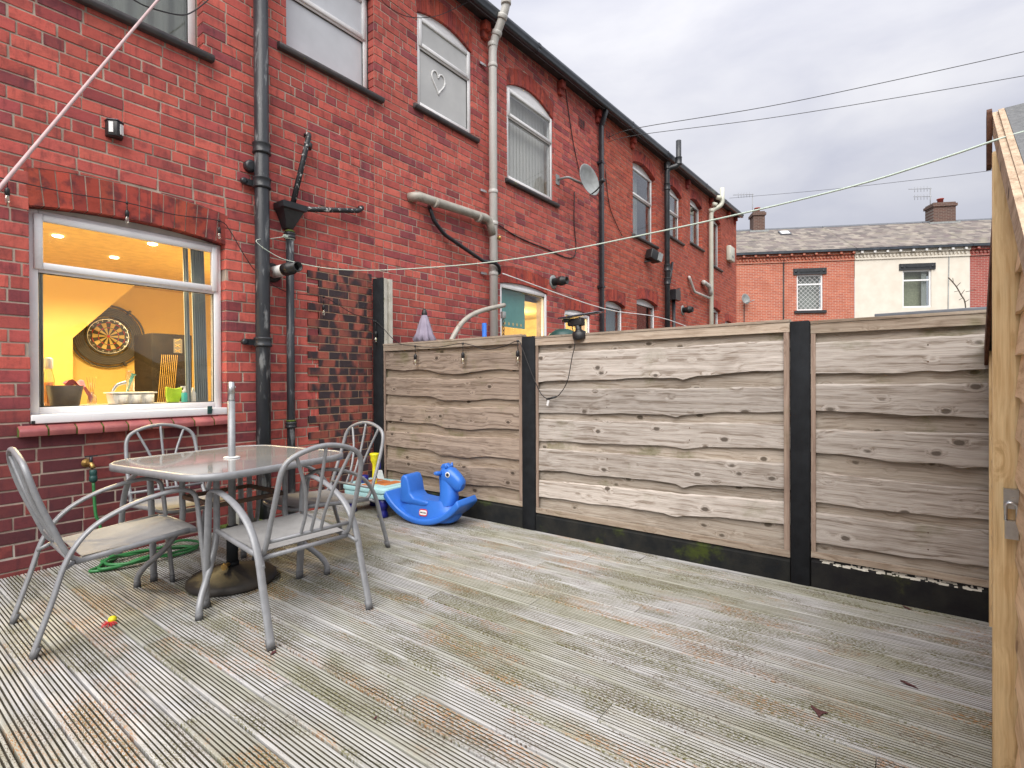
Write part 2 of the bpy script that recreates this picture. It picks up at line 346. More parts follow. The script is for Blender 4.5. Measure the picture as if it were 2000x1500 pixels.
simple('groove_dirt_shade', (.13, .115, .085), (.042, .038, .018), scale=5, detail=7, stretch=(3, 1, 1), rough=.95, bump=.6, bscale=200)  # brown-green groove dirt, with the shade inside the grooves painted in as well
def far_brick(name, c1, c2, mortar, lx=.24, lz=.08, axis_rot=0.0):
    m, t, b, out = nodes(name); g = G(t); P = g.n('ShaderNodeTexCoord').outputs['Object']
    br = g.n('ShaderNodeTexBrick'); br.offset = .5
    sx = g.n('ShaderNodeSeparateXYZ'); g.set(sx.inputs[0], P); cx = g.n('ShaderNodeCombineXYZ'); g.set(cx.inputs[0], sx.outputs['X']); g.set(cx.inputs[1], sx.outputs['Z'])
    g.set(br.inputs['Vector'], cx.outputs[0]); br.inputs['Scale'].default_value = 1.0
    br.inputs['Brick Width'].default_value = lx; br.inputs['Row Height'].default_value = lz; br.inputs['Mortar Size'].default_value = .007
    br.inputs['Color1'].default_value = (*c1, 1); br.inputs['Color2'].default_value = (*c2, 1); br.inputs['Mortar'].default_value = (*mortar, 1)
    col = g.mix(g.math('MULTIPLY', g.step(g.noise(P, 1.2, 5), .45, .7), .4), br.outputs['Color'], tuple(x*.6 for x in c1))
    g.set(b.inputs['Base Color'], col); b.inputs['Roughness'].default_value = .9; MATS[name] = m
far_brick('far_red', (.50, .135, .075), (.38, .09, .055), (.48, .40, .32)); far_brick('far_red2', (.36, .075, .06), (.28, .06, .05), (.40, .33, .28))
far_brick('chimney_brick', (.12, .06, .045), (.09, .05, .04), (.2, .17, .15))
def slate_mat():
    m, t, b, out = nodes('slate'); g = G(t); P = g.pos()
    at = g.n('ShaderNodeAttribute', attribute_name='rnd', attribute_type='GEOMETRY')
    r = g.math('FRACT', g.math('ADD', at.outputs['Fac'], g.rnd()))
    col = g.ramp(r, [(0, (.12, .105, .10)), (.3, (.22, .195, .175)), (.6, (.31, .275, .235)), (.85, (.15, .12, .12)), (1, (.26, .24, .19))])
    col = g.mix(g.math('MULTIPLY', g.step(g.noise(P, 1.1, 5), .45, .65), .35), col, (.14, .115, .12))
    g.set(b.inputs['Base Color'], col); b.inputs['Roughness'].default_value = .75; MATS['slate'] = m
slate_mat()
def emat(name, c, s):
    m, t, b, out = nodes(name); t.nodes.remove(b); e = t.nodes.new('ShaderNodeEmission'); e.inputs[0].default_value = (*c, 1); e.inputs[1].default_value = s
    t.links.new(e.outputs[0], out.inputs['Surface']); MATS[name] = m
emat('lamp_glow', (1.0, .85, .6), 5.0)
# ------------------------------------------------------------------ mesh helpers
def V3(p): return Vector((float(p[0]), float(p[1]), float(p[2])))
def spline(pts, n=8):
    P = [np.array(p, float) for p in pts]; out = []
    for i in range(len(P)-1):
        p0 = P[max(i-1, 0)]; p1 = P[i]; p2 = P[i+1]; p3 = P[min(i+2, len(P)-1)]
        for k in range(n):
            t = k/n
            out.append(.5*((2*p1)+(-p0+p2)*t+(2*p0-5*p1+4*p2-p3)*t*t+(-p0+3*p1-3*p2+p3)*t**3))
    out.append(P[-1]); return out
def roundpath(pts, r=.04, n=5):
    """straight runs joined by rounded bends"""
    P = [np.array(p, float) for p in pts]; out = [P[0]]
    for i in range(1, len(P)-1):
        a, b, c = P[i-1], P[i], P[i+1]
        la, lc = np.linalg.norm(a-b), np.linalg.norm(c-b); rr = min(r, la*.49, lc*.49)
        s = b+(a-b)/la*rr; e = b+(c-b)/lc*rr
        for k in range(n+1):
            t = k/n; out.append((1-t)**2*s+2*t*(1-t)*b+t*t*e)
    out.append(P[-1]); return out
class MB:
    def __init__(s): s.v = []; s.f = []; s.sm = []; s.at = []
    def add(s, vs, fs, smooth=False, rnd=0.0):
        o = len(s.v); s.v += [tuple(map(float, p)) for p in vs]
        for f in fs: s.f.append(tuple(i+o for i in f)); s.sm.append(smooth); s.at.append(rnd)
        return s
    def box(s, x0, x1, y0, y1, z0, z1, rnd=0.0):
        return s.add([(x0, y0, z0), (x1, y0, z0), (x1, y1, z0), (x0, y1, z0), (x0, y0, z1), (x1, y0, z1), (x1, y1, z1), (x0, y1, z1)],
                     [(0, 3, 2, 1), (4, 5, 6, 7), (0, 1, 5, 4), (1, 2, 6, 5), (2, 3, 7, 6), (3, 0, 4, 7)], rnd=rnd)
    def obox(s, c, ax, ay, az, hx, hy, hz, rnd=0.0):
        c, ax, ay, az = (np.array(q, float) for q in (c, ax, ay, az))
        vs = [c+ax*hx*a+ay*hy*b+az*hz*d for d in (-1, 1) for a, b in ((-1, -1), (1, -1), (1, 1), (-1, 1))]
        return s.add(vs, [(0, 3, 2, 1), (4, 5, 6, 7), (0, 1, 5, 4), (1, 2, 6, 5), (2, 3, 7, 6), (3, 0, 4, 7)], rnd=rnd)
    def bar(s, a, b, w, h, up=(0, 0, 1)):
        a, b, up = (np.array(q, float) for q in (a, b, up)); d = b-a; L = np.linalg.norm(d); d /= L
        sd = np.cross(d, up); sd /= np.linalg.norm(sd); u2 = np.cross(sd, d)
        return s.obox((a+b)/2, d, sd, u2, L/2, w/2, h/2)
    def tube(s, path, r, seg=10, side=None, r2=None, caps=True):
        P = [np.array(p, float) for p in path]
        Q = [P[0]]
        for p in P[1:]:
            if np.linalg.norm(p-Q[-1]) > 1e-5: Q.append(p)
        P = Q; n = len(P)
        T = []
        for i in range(n):
            d = P[min(i+1, n-1)]-P[max(i-1, 0)]; T.append(d/np.linalg.norm(d))
        if side is None:
            a = np.array([0, 0, 1.0]) if abs(T[0][2]) < .9 else np.array([1.0, 0, 0])
            N = np.cross(T[0], a)
        else: N = np.array(side, float)
        vs = []; rr = r if hasattr(r, '__len__') else [r]*n
        for i in range(n):
            if side is not None: N = np.array(side, float)
            N = N-T[i]*(N@T[i]); N /= np.linalg.norm(N); B = np.cross(T[i], N)
            k = (r2/r) if r2 else 1.0
            for j in range(seg):
                a = 2*math.pi*j/seg; vs.append(P[i]+rr[i]*(math.cos(a)*N+k*math.sin(a)*B))
        fs = [(i*seg+j, i*seg+(j+1) % seg, (i+1)*seg+(j+1) % seg, (i+1)*seg+j) for i in range(n-1) for j in range(seg)]
        s.add(vs, fs, True)
        if caps:
            o = len(s.v)-len(vs)
            s.f.append(tuple(o+j for j in reversed(range(seg)))); s.sm.append(False); s.at.append(0)
            s.f.append(tuple(o+(n-1)*seg+j for j in range(seg))); s.sm.append(False); s.at.append(0)
        return s
    def lathe(s, prof, c, axis=(0, 0, 1), seg=20, smooth=True):
        ax = np.array(axis, float); ax /= np.linalg.norm(ax); a = np.array([1.0, 0, 0]) if abs(ax[0]) < .9 else np.array([0, 1.0, 0])
        u = np.cross(ax, a); u /= np.linalg.norm(u); w = np.cross(ax, u); c = np.array(c, float); vs = []
        for r, h in prof:
            for j in range(seg):
                t = 2*math.pi*j/seg; vs.append(c+ax*h+r*(math.cos(t)*u+math.sin(t)*w))
        n = len(prof); fs = [(i*seg+j, i*seg+(j+1) % seg, (i+1)*seg+(j+1) % seg, (i+1)*seg+j) for i in range(n-1) for j in range(seg)]
        s.add(vs, fs, smooth); o = len(s.v)-len(vs)
        s.f.append(tuple(o+j for j in reversed(range(seg)))); s.sm.append(False); s.at.append(0)
        s.f.append(tuple(o+(n-1)*seg+j for j in range(seg))); s.sm.append(False); s.at.append(0)
        return s
    def prism(s, poly, o, ax, ay, az, d0, d1, rnd=0.0, smooth=False):
        """2-D polygon (u,v) in the plane o,ax,ay pushed along az from d0 to d1"""
        o, ax, ay, az = (np.array(q, float) for q in (o, ax, ay, az)); n = len(poly)
        vs = [o+ax*u+ay*v+az*d0 for u, v in poly]+[o+ax*u+ay*v+az*d1 for u, v in poly]
        fs = [tuple(range(n)), tuple(range(2*n-1, n-1, -1))]+[(i, n+i, n+(i+1) % n, (i+1) % n) for i in range(n)]
        return s.add(vs, fs, smooth, rnd)
    def build(s, name, mat, parent=None, bevel=0.0, bseg=2, smooth=None, fixn=True, **tags):
        me = bpy.data.meshes.new(name); me.from_pydata(s.v, [], s.f)
        me.polygons.foreach_set('use_smooth', [bool(x) if smooth is None else smooth for x in s.sm])
        if any(s.at):
            a = me.attributes.new('rnd', 'FLOAT', 'FACE'); a.data.foreach_set('value', s.at)
        if bevel or fixn:
            bm = bmesh.new(); bm.from_mesh(me)
            if bevel:
                es = [e for e in bm.edges if len(e.link_faces) == 2 and e.calc_face_angle(0) > .5]
                bmesh.ops.bevel(bm, geom=es, offset=bevel, offset_type='OFFSET', segments=bseg, profile=.5, affect='EDGES', clamp_overlap=True)
                for f in bm.faces: f.smooth = True
            bmesh.ops.recalc_face_normals(bm, faces=bm.faces); bm.to_mesh(me); bm.free()
        me.materials.append(MATS[mat]); return link(name, me, parent, **tags)
def link(name, me, parent=None, label=None, cat=None, group=None, kind=None):
    o = bpy.data.objects.new(name, me); COL.objects.link(o)
    if parent is not None: o.parent = parent
    tag(o, label, cat, group, kind); return o
def tag(o, label=None, cat=None, group=None, kind=None):
    if label: o['label'] = label
    if cat: o['category'] = cat
    if group: o['group'] = group
    if kind: o['kind'] = kind
def thing(name, loc, label, cat, group=None):
    o = bpy.data.objects.new(name, None); COL.objects.link(o); o.location = V3(loc); o.empty_display_size = .1
    tag(o, label, cat, group); HOME[o.name] = Vector(o.location); return o
HOME = {}
def under(o, root):
    """o was built in world coordinates: hang it on root without moving it"""
    o.parent = root; o.matrix_parent_inverse = Matrix.Translation(-Vector(root.location)); return o
class TB:
    """a thing whose parts are written in world coordinates"""
    def __init__(s, name, loc, label, cat, group=None): s.o = thing(name, loc, label, cat, group)
    def part(s, mb, name, mat, parent=None, **k):
        p = mb.build(name, mat, None, **k)
        if parent is None: under(p, s.o)
        else: p.parent = parent; p.matrix_parent_inverse = Matrix.Identity(4)
        if parent is not None:      # parent is a part (its world matrix is the identity by construction)
            pass
        return p
# parts built in world coordinates have identity world matrices, so sub-parts can simply be parented to them
# ------------------------------------------------------------------ ground
mb = MB(); mb.add([(-400, -400, -.42), (400, -400, -.42), (400, 400, -.42), (-400, 400, -.42)], [(0, 1, 2, 3)])
mb.build('ground', 'ground_dirt', kind='structure')
mb = MB(); mb.add([(20.2, -60, -.416), (27.0, -60, -.416), (40, 60, -.416), (33, 60, -.416)], [(0, 1, 2, 3)])
mb.build('back_lane', 'asphalt', kind='structure')
# ------------------------------------------------------------------ deck
XF = 3.478
PITCHX = .127; GX0 = .378
mb = MB(); mb.box(-1.6, XF-.006, -6.0, -.004, -.40, -.045)
deck = mb.build('deck', 'ground_dirt', kind='structure')
def board_mesh(x0, x1, y0, y1, seed):
    R = random.Random(seed); n = 8; w = x1-x0; p = w/n; prof = []
    dz = R.uniform(-.0015, .0015)
    for i in range(n):
        a = x0+i*p; j = R.uniform(-.0006, .0006)
        e = .0 if i else .0012
        prof += [(a+p*.0+e, -.0100 if i else -.002), (a+p*.25+j, -.0100 if i else -.0015), (a+p*.31+j, -.0014), (a+p*.42, 0.0), (a+p*.83, 0.0), (a+p*.945, -.0014), (a+p, -.0100 if i < n-1 else -.002)] if i else \
                [(a+.0012, -.002), (a+p*.25, -.0003), (a+p*.5, 0), (a+p*.80, 0.0), (a+p*.92, -.0009), (a+p, -.0100)]
    prof = [(x0, -.028)]+prof+[(x1, -.028)]
    ns = max(2, int((y1-y0)/.35)); vs = []
    wob = [R.uniform(-.0008, .0008) for _ in range(ns+1)]
    for k in range(ns+1):
        y = y0+(y1-y0)*k/ns
        vs += [(x+wob[k], y, z+dz) for x, z in prof]
    m = len(prof); fs = [(k*m+i, k*m+i+1, (k+1)*m+i+1, (k+1)*m+i) for k in range(ns) for i in range(m-1)]
    fs += [tuple(range(m-1, -1, -1)), tuple(ns*m+i for i in range(m))]
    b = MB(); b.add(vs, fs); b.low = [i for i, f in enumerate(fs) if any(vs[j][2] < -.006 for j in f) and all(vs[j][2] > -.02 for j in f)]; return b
BUTT = {3: [-2.427], 5: [-2.51], 7: [-2.975], 8: [-1.5, -3.9], 11: [-2.62], 13: [-2.35], 15: [-2.86], 17: [-3.35], 19: [-2.55], 10: [-3.6], 21: [-2.75], 23: [-3.05]}
for k in range(-11, 25):
    x0 = GX0+k*PITCHX+.0038; x1 = x0+PITCHX-.0076
    if x1 > XF-.008: x1 = XF-.008
    if x1-x0 < .03: continue
    cuts = [-6.0]+sorted(BUTT.get(k, [random.uniform(-4.6, -1.2)] if random.random() < .35 else []))+[-.012]
    for a, b in zip(cuts[:-1], cuts[1:]):
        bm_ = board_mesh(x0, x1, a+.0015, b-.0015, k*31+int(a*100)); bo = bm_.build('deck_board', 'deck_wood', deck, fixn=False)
        bo.data.materials.append(MATS['groove_dirt_shade'])
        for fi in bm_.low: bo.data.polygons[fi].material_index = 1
# ------------------------------------------------------------------ terrace: openings measured on the wall plane
def zgut(X): return 5.700+.0483*X
class Op:
    def __init__(s, x0, x1, zb, zs, zc, th=.225, setback=.1, trans=None, **k):
        s.x0, s.x1, s.zb, s.zs, s.zc, s.th, s.setback, s.trans = x0, x1, zb, zs, zc, th, setback, trans; s.__dict__.update(k)
    def intr(s, x):
        m = (s.x0+s.x1)/2; h = (s.x1-s.x0)/2; t = (x-m)/h; return s.zs+(s.zc-s.zs)*(1-t*t)
    def extr(s, x): return s.intr(x)+s.th
def wx(px, py=600): return float(wallp(px, py)[0])
def wz(px, py): return float(wallp(px, py)[2])
CH, BL, JT = .0845, .238, .0115
def wall_bricks(h, x0, x1, z0, ztop, ops, off):
    """list of brick polygons: (kind, x0, x1, z0, z1, poly or None)"""
    full, cut = [], []
    nrow = int((ztop-z0)/CH)+2
    for r in range(nrow):
        za = z0+r*CH+JT/2; zb_ = za+CH-JT
        if za > ztop: break
        zb_ = min(zb_, ztop)
        R = random.Random(r*7919+h*13)
        header = (r % 6 == 3)
        L = BL/2 if header else BL
        x = x0 - (off + (L*.5 if r % 2 else 0.0)) % L
        if not header and R.random() < .5: x += R.uniform(-.012, .012)
        while x < x1:
            L2 = L+R.uniform(-.006, .006)
            if not header and R.random() < .06: L2 *= .5
            a, b = max(x+JT/2, x0), min(x+L2-JT/2, x1); x += L2
            if b-a < .015: continue
            pieces = [(a, b, za, zb_, None)]
            for o in ops:
                nxt = []
                for (a_, b_, c_, d_, p_) in pieces:
                    if p_ is None and d_ > o.zb and c_ < o.zs+o.th*.6:      # jambs are toothed flush: no gap wider than a joint beside an opening
                        if o.x1 <= a_ < o.x1+.0225 and b_-a_ > .03: a_ = o.x1
                        elif o.x0-.0225 < b_ <= o.x0 and b_-a_ > .03: b_ = o.x0
                    if p_ is not None or b_ <= o.x0 or a_ >= o.x1 or d_ <= o.zb or c_ >= o.zc+o.th: nxt.append((a_, b_, c_, d_, p_)); continue
                    if a_ < o.x0-.012: nxt.append((a_, o.x0, c_, d_, None))
                    if b_ > o.x1+.012: nxt.append((o.x1, b_, c_, d_, None))
                    m0, m1 = max(a_, o.x0), min(b_, o.x1)
                    if m1-m0 < .012: continue
                    if c_ < o.zb: nxt.append((m0, m1, c_, min(d_, o.zb), None))
                    if d_ > min(o.extr(m0), o.extr(m1))+.004:
                        xs = np.linspace(m0, m1, 5)
                        lo = [min(max(c_, o.extr(q)+.008), d_) for q in xs]
                        if max(d_-l for l in lo) > .012:
                            if max(lo) <= c_+1e-6: nxt.append((m0, m1, c_, d_, None))
                            else: nxt.append((m0, m1, c_, d_, [(q, l) for q, l in zip(xs, lo)]+[(m1, d_), (m0, d_)]))
                pieces = nxt
            for pc in pieces:
                whole = pc[4] is None and abs((pc[1]-pc[0])-(BL-JT)) < .008 and abs(pc[3]-pc[2]-(CH-JT)) < 1e-4
                (full if whole else cut).append(pc)
    return full, cut
def brick_variants(n=8):
    out = []
    for i in range(n):
        R = random.Random(100+i); w, h, d = (BL-JT)/2, (CH-JT)/2, .10
        vs = []
        for y in (0.0, d):
            for sx, sz in ((-1, -1), (1, -1), (1, 1), (-1, 1)):
                j = .002 if y == 0 else 0
                vs.append((sx*w+R.uniform(-j, j), y, sz*h+R.uniform(-j, j)))
        # small chamfer ring at the face so that edges catch light
        e = .003
        face = [(x-math.copysign(e, x), -.0012, z-math.copysign(e, z)) for x, y, z in vs[:4]]
        allv = face+vs; fs = [(0, 1, 2, 3)]+[(k, 4+k, 4+(k+1) % 4, (k+1) % 4) for k in range(4)]+[(4+k, 8+k, 8+(k+1) % 4, 4+(k+1) % 4) for k in range(4)]
        me = bpy.data.meshes.new('brick'); me.from_pydata(allv, [], fs)
        bm = bmesh.new(); bm.from_mesh(me); bmesh.ops.recalc_face_normals(bm, faces=bm.faces)
        if bm.faces[0].normal.y > 0: bmesh.ops.reverse_faces(bm, faces=bm.faces)
        bm.to_mesh(me); bm.free(); out.append(me)
    return out
BRV = {}
def build_wall(root, h, x0, x1, z0, topf, ops, mat, mort, off=0.0, nsingle=300, yface=0.0):
    ztop = max(topf(x0), topf(x1))
    full, cut = wall_bricks(h, x0+.004, x1-.004, z0, ztop, ops, off)
    def above(p): return p[2] > topf((p[0]+p[1])/2)-.02
    full = [p for p in full if not above(p)]; cut = [p for p in cut if not above(p)]
    # mortar sheet with real openings and reveals
    m = MB(); g = .005; y0, y1 = yface+.0042, yface+.22
    edges = sorted({x0, x1}|{o.x0-g for o in ops if x0 < o.x0-g < x1}|{o.x1+g for o in ops if x0 < o.x1+g < x1})
    def quadcol(xs, lo, hi):
        for i in range(len(xs)-1):
            m.add([(xs[i], y0, lo[i]), (xs[i+1], y0, lo[i+1]), (xs[i+1], y0, hi[i+1]), (xs[i], y0, hi[i])], [(0, 1, 2, 3)])
    for a, b in zip(edges[:-1], edges[1:]):
        mid = (a+b)/2; here = sorted([o for o in ops if o.x0-g < mid < o.x1+g], key=lambda o: o.zb)
        xs = list(np.linspace(a, b, 11)) if here else [a, b]
        low = [z0]*len(xs)
        for o in here:
            quadcol(xs, low, [o.zb-g]*len(xs)); low = [o.intr(min(max(q, o.x0), o.x1))+g for q in xs]
            m.add([(a, y0, o.zb-g), (b, y0, o.zb-g), (b, y1, o.zb-g), (a, y1, o.zb-g)], [(0, 1, 2, 3)])
            for i in range(len(xs)-1):
                m.add([(xs[i], y0, low[i]), (xs[i+1], y0, low[i+1]), (xs[i+1], y1, low[i+1]), (xs[i], y1, low[i])], [(0, 1, 2, 3)])
            for q in [e_ for e_ in (a, b) if abs(e_-(o.x0-g)) < 1e-6 or abs(e_-(o.x1+g)) < 1e-6]: m.add([(q, y0, o.zb-g), (q, y1, o.zb-g), (q, y1, low[0]), (q, y0, low[0])], [(0, 1, 2, 3)])
        quadcol(xs, low, [topf(q) for q in xs])
    wl_ = m.build('wall', mort, None, fixn=False); under(wl_, root)
    # which bricks show largest
    def vis(p):
        c = ((p[0]+p[1])/2, yface, (p[2]+p[3])/2); X, Y, Z = proj(c)
        return -Z if (-30 < X < 2030 and -30 < Y < 1530 and Z > 0 and c[2] > .02) else -1e9+0*Z
    full.sort(key=vis, reverse=True)
    if nsingle and not BRV: BRV['m'] = brick_variants()
    solo = [p for p in full[:nsingle] if vis(p) > -1e8]; rest = full[len(solo):]+cut
    for i, p in enumerate(solo):
        me = BRV['m'][i % len(BRV['m'])]
        if mat not in BRV: BRV[mat] = [x.copy() for x in BRV['m']]; [x.materials.append(MATS[mat]) for x in BRV[mat]]
        o = bpy.data.objects.new('brick', BRV[mat][random.randrange(len(BRV[mat]))]); COL.objects.link(o)
        o.location = ((p[0]+p[1])/2, yface+random.uniform(-.0018, .0018), (p[2]+p[3])/2+random.uniform(-.0012, .0012)); o.rotation_euler = (0, random.uniform(-.004, .004), random.uniform(-.006, .006))
        under(o, root)
    j = MB()
    for a, b, c, d, poly in rest:
        r = random.random(); yy = yface+random.uniform(-.0018, .0018)
        if poly is None:
            e = .003
            j.add([(a+e, yy-.001, c+e), (b-e, yy-.001, c+e), (b-e, yy-.001, d-e), (a+e, yy-.001, d-e), (a, yy, c), (b, yy, c), (b, yy, d), (a, yy, d), (a, yy+.1, c), (b, yy+.1, c), (b, yy+.1, d), (a, yy+.1, d)],
                  [(0, 1, 2, 3)]+[(k, 4+k, 4+(k+1) % 4, (k+1) % 4) for k in range(4)]+[(4+k, 8+k, 8+(k+1) % 4, 4+(k+1) % 4) for k in range(4)], rnd=r)
        else:
            j.prism(poly, (0, yy, 0), (1, 0, 0), (0, 0, 1), (0, 1, 0), 0, .1, rnd=r)
    jo = j.build('brick_courses', mat, None, fixn=True, kind='stuff'); under(jo, root)
    return wl_
def arch(root, o, n, mat='arch_brick', yface=0.0):
    m = (o.x0+o.x1)/2; k = 1.045
    for i in range(n):
        a, b = o.x0+(o.x1-o.x0)*i/n, o.x0+(o.x1-o.x0)*(i+1)/n; g = .004
        f = lambda x, t: (m+(x-m)*(1+(k-1)*t))
        poly = [(f(a, 0)+g, o.intr(a)), (f(b, 0)-g, o.intr(b)), (f(b, 1)-g, o.intr(b)+o.th), (f(a, 1)+g, o.intr(a)+o.th)]
        b_ = MB(); b_.prism(poly, (0, yface+random.uniform(-.002, .002), 0), (1, 0, 0), (0, 0, 1), (0, 1, 0), -.001, .11)
        under(b_.build('arch_brick', mat, None), root)
def make_window(root, o, pane='frost', pane_top=None, sill='dark', sill_ext=(.06, .06), fw=.055, arch_n=0, infill='upvc', glass_in=None, yface=0.0, label=None, bottom=None):
    """frame, sash, panes, sill"""
    if arch_n: arch(root, o, arch_n, yface=yface)
    s = yface+o.setback; x0, x1, zb = o.x0+.004, o.x1-.004, o.zb+getattr(o, 'foff', 0.0)
    head = o.zs-.002
    m = MB(); D0, D1 = s, s+.07
    m.box(x0, x0+fw, D0, D1, zb, head); m.box(x1-fw, x1, D0, D1, zb, head)
    m.box(x0+fw, x1-fw, D0, D1, head-fw, head); m.box(x0+fw, x1-fw, D0, D1, zb, zb+fw)
    t = o.trans
    if t: m.box(x0+fw, x1-fw, D0, D1, t-fw*.45, t+fw*.45)
    win = m.build('window', 'upvc', None, bevel=.004, bseg=1); under(win, root)
    if label: win['label'] = label
    lo, hi = zb+fw, (t-fw*.45 if t else head-fw)
    def sub(mb_, name, mat, **k): q = mb_.build(name, mat, None, **k); q.parent = win; q.matrix_parent_inverse = Matrix.Translation(-Vector(root.location)) if False else Matrix.Identity(4); SUBS.append((q, win)); return q
    gk = MB(); e = .006
    gk.box(x0+fw, x1-fw, s+.012, s+.018, lo, lo+e); gk.box(x0+fw, x1-fw, s+.012, s+.018, hi-e, hi); gk.box(x0+fw, x0+fw+e, s+.012, s+.018, lo+e, hi-e); gk.box(x1-fw-e, x1-fw, s+.012, s+.018, lo+e, hi-e)
    sub(gk, 'gasket', 'rubber', fixn=False)
    b = MB(); b.box(x0+fw-.002, x1-fw+.002, s+.022, s+.034, lo-.002, hi+.002); sub(b, 'pane', pane)
    if t:
        sw = fw*.85; a0, a1, c0, c1 = x0+fw*.55, x1-fw*.55, t-fw*.1, head-fw*.45
        f = MB(); y0, y1 = s-.018, s+.012
        f.box(a0, a0+sw, y0, y1, c0, c1); f.box(a1-sw, a1, y0, y1, c0, c1); f.box(a0+sw, a1-sw, y0, y1, c1-sw, c1); f.box(a0+sw, a1-sw, y0, y1, c0, c0+sw)
        sub(f, 'sash', 'upvc', bevel=.005, bseg=1)
        b = MB(); b.box(a0+sw-.003, a1-sw+.003, s+.0015, s+.009, c0+sw-.003, c1-sw+.003); sub(b, 'pane', pane_top or pane)
    if o.zc > o.zs+.01:
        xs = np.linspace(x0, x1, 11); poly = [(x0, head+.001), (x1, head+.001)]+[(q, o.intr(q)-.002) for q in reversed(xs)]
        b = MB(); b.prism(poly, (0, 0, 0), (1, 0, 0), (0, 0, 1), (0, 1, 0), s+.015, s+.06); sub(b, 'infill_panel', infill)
    if sill == 'dark':
        a, c = o.x0-sill_ext[0], o.x1+sill_ext[1]; h = .075
        b = MB(); prof = [(.10, 0), (-.03, -.012), (-.05, -.025), (-.055, -.045), (-.045, -h), (.10, -h)]
        b.prism(prof, (a, yface, zb-.003), (0, 1, 0), (0, 0, 1), (1, 0, 0), 0, c-a)
        n = max(3, int((c-a)/.115)); sub(b, 'sill', 'sill_dark', bevel=.004, bseg=1)
    return win
SUBS = []
# ------------------------------------------------------------------ the four houses of the terrace
HX = [-1.6, 3.55, 8.74, 13.55, 18.44]
G0 = -.40
def house(i, label, mat):
    t = thing('terraced_house', (HX[i], 0, G0), label, 'house', 'houses of the red brick terrace'); return t
H1 = house(0, 'red brick house with lit kitchen window, nearest in the terrace', 'brick_near')
H2 = house(1, 'red brick house beyond the fence with teal roller blind downstairs', 'brick_next')
H3 = house(2, 'third red brick house, between the black downpipe and black soil stack', 'brick_far')
H4 = house(3, 'end house of the red brick terrace with cream soil stack', 'brick_far')
# kitchen window: springing and crown measured under the brick arch
wk = Op(wx(57.5, 600), wx(441.5, 640), .94, wz(60, 401), wz(247, 425), th=.235, setback=.075, trans=wz(245, 540)-.01, foff=.05)
wa = Op(.62, wx(396, 60), wz(417, 124.5)+.07, 5.3, 5.45, setback=.115, trans=5.0)
wb = Op(wx(559, 60), wx(732, 120), wz(546, 97.6)+.075, 5.28, 5.42, setback=.115, trans=wz(712, 62)-.0)
wc = Op(wx(815, 120), wx(921.5, 180), wz(815, 203)+.0, wz(818, 24), wz(868, 46), setback=.018, trans=wz(866, 119))
wd = Op(wx(990, 250), wx(1080.5, 300), wz(990, 347), wz(991, 166), wz(1035, 178), setback=.018, trans=wz(1032, 250))
wi = Op(wx(977, 600), wx(1070, 600), .75, wz(1069, 574), wz(1023, 556), setback=.018, trans=None)
wj = Op(wx(1103, 640), wx(1153.5, 640), -.3, wz(1153, 617), wz(1128, 606), setback=.018, trans=None)
we = Op(wx(1236, 400), wx(1280, 420), wz(1236, 455), wz(1279, 350), wz(1258, 322)-.0, setback=.09, trans=wz(1255, 385))
wf = Op(wx(1299, 420), wx(1331.6, 430), wz(1315, 463), wz(1331, 386), wz(1315, 364), setback=.09, trans=wz(1315, 412))
wkk = Op(wx(1183, 620), wx(1222, 620), .85, wz(1222, 600), wz(1202, 588), setback=.09)
wll = Op(wx(1243.5, 620), wx(1285, 620), .95, wz(1284, 597.5), wz(1263, 584), setback=.09)
wg = Op(wx(1348, 430), wx(1371, 430), wz(1348, 471), wz(1371, 408), wz(1360, 391), setback=.09)
wh = Op(wx(1385.5, 480), wx(1407.6, 480), wz(1396, 519), wz(1407.6, 438), wz(1396, 423), setback=.09)
wm = Op(wx(1385.5, 610), wx(1407.6, 620), 1.15, wz(1407, 608), wz(1396, 600), setback=.09)
wn_ = Op(wx(1416, 630), wx(1431, 630), .6, wz(1431, 633), wz(1424, 627), setback=.09)
def topf(X): return zgut(X)+.04
build_wall(H1, 1, HX[0], HX[1], G0, topf, [wk, wa, wb], 'brick_near', 'mortar', off=.05)
build_wall(H2, 2, HX[1]+.001, HX[2], G0, topf, [wc, wd, wi, wj], 'brick_next', 'mortar', off=.13)
build_wall(H3, 3, HX[2]+.001, HX[3], G0, topf, [we, wf, wkk, wll], 'brick_far', 'mortar', off=.02, nsingle=0)
build_wall(H4, 4, HX[3]+.001, HX[4], G0, topf, [wg, wh, wm, wn_], 'brick_far', 'mortar', off=.09, nsingle=0)
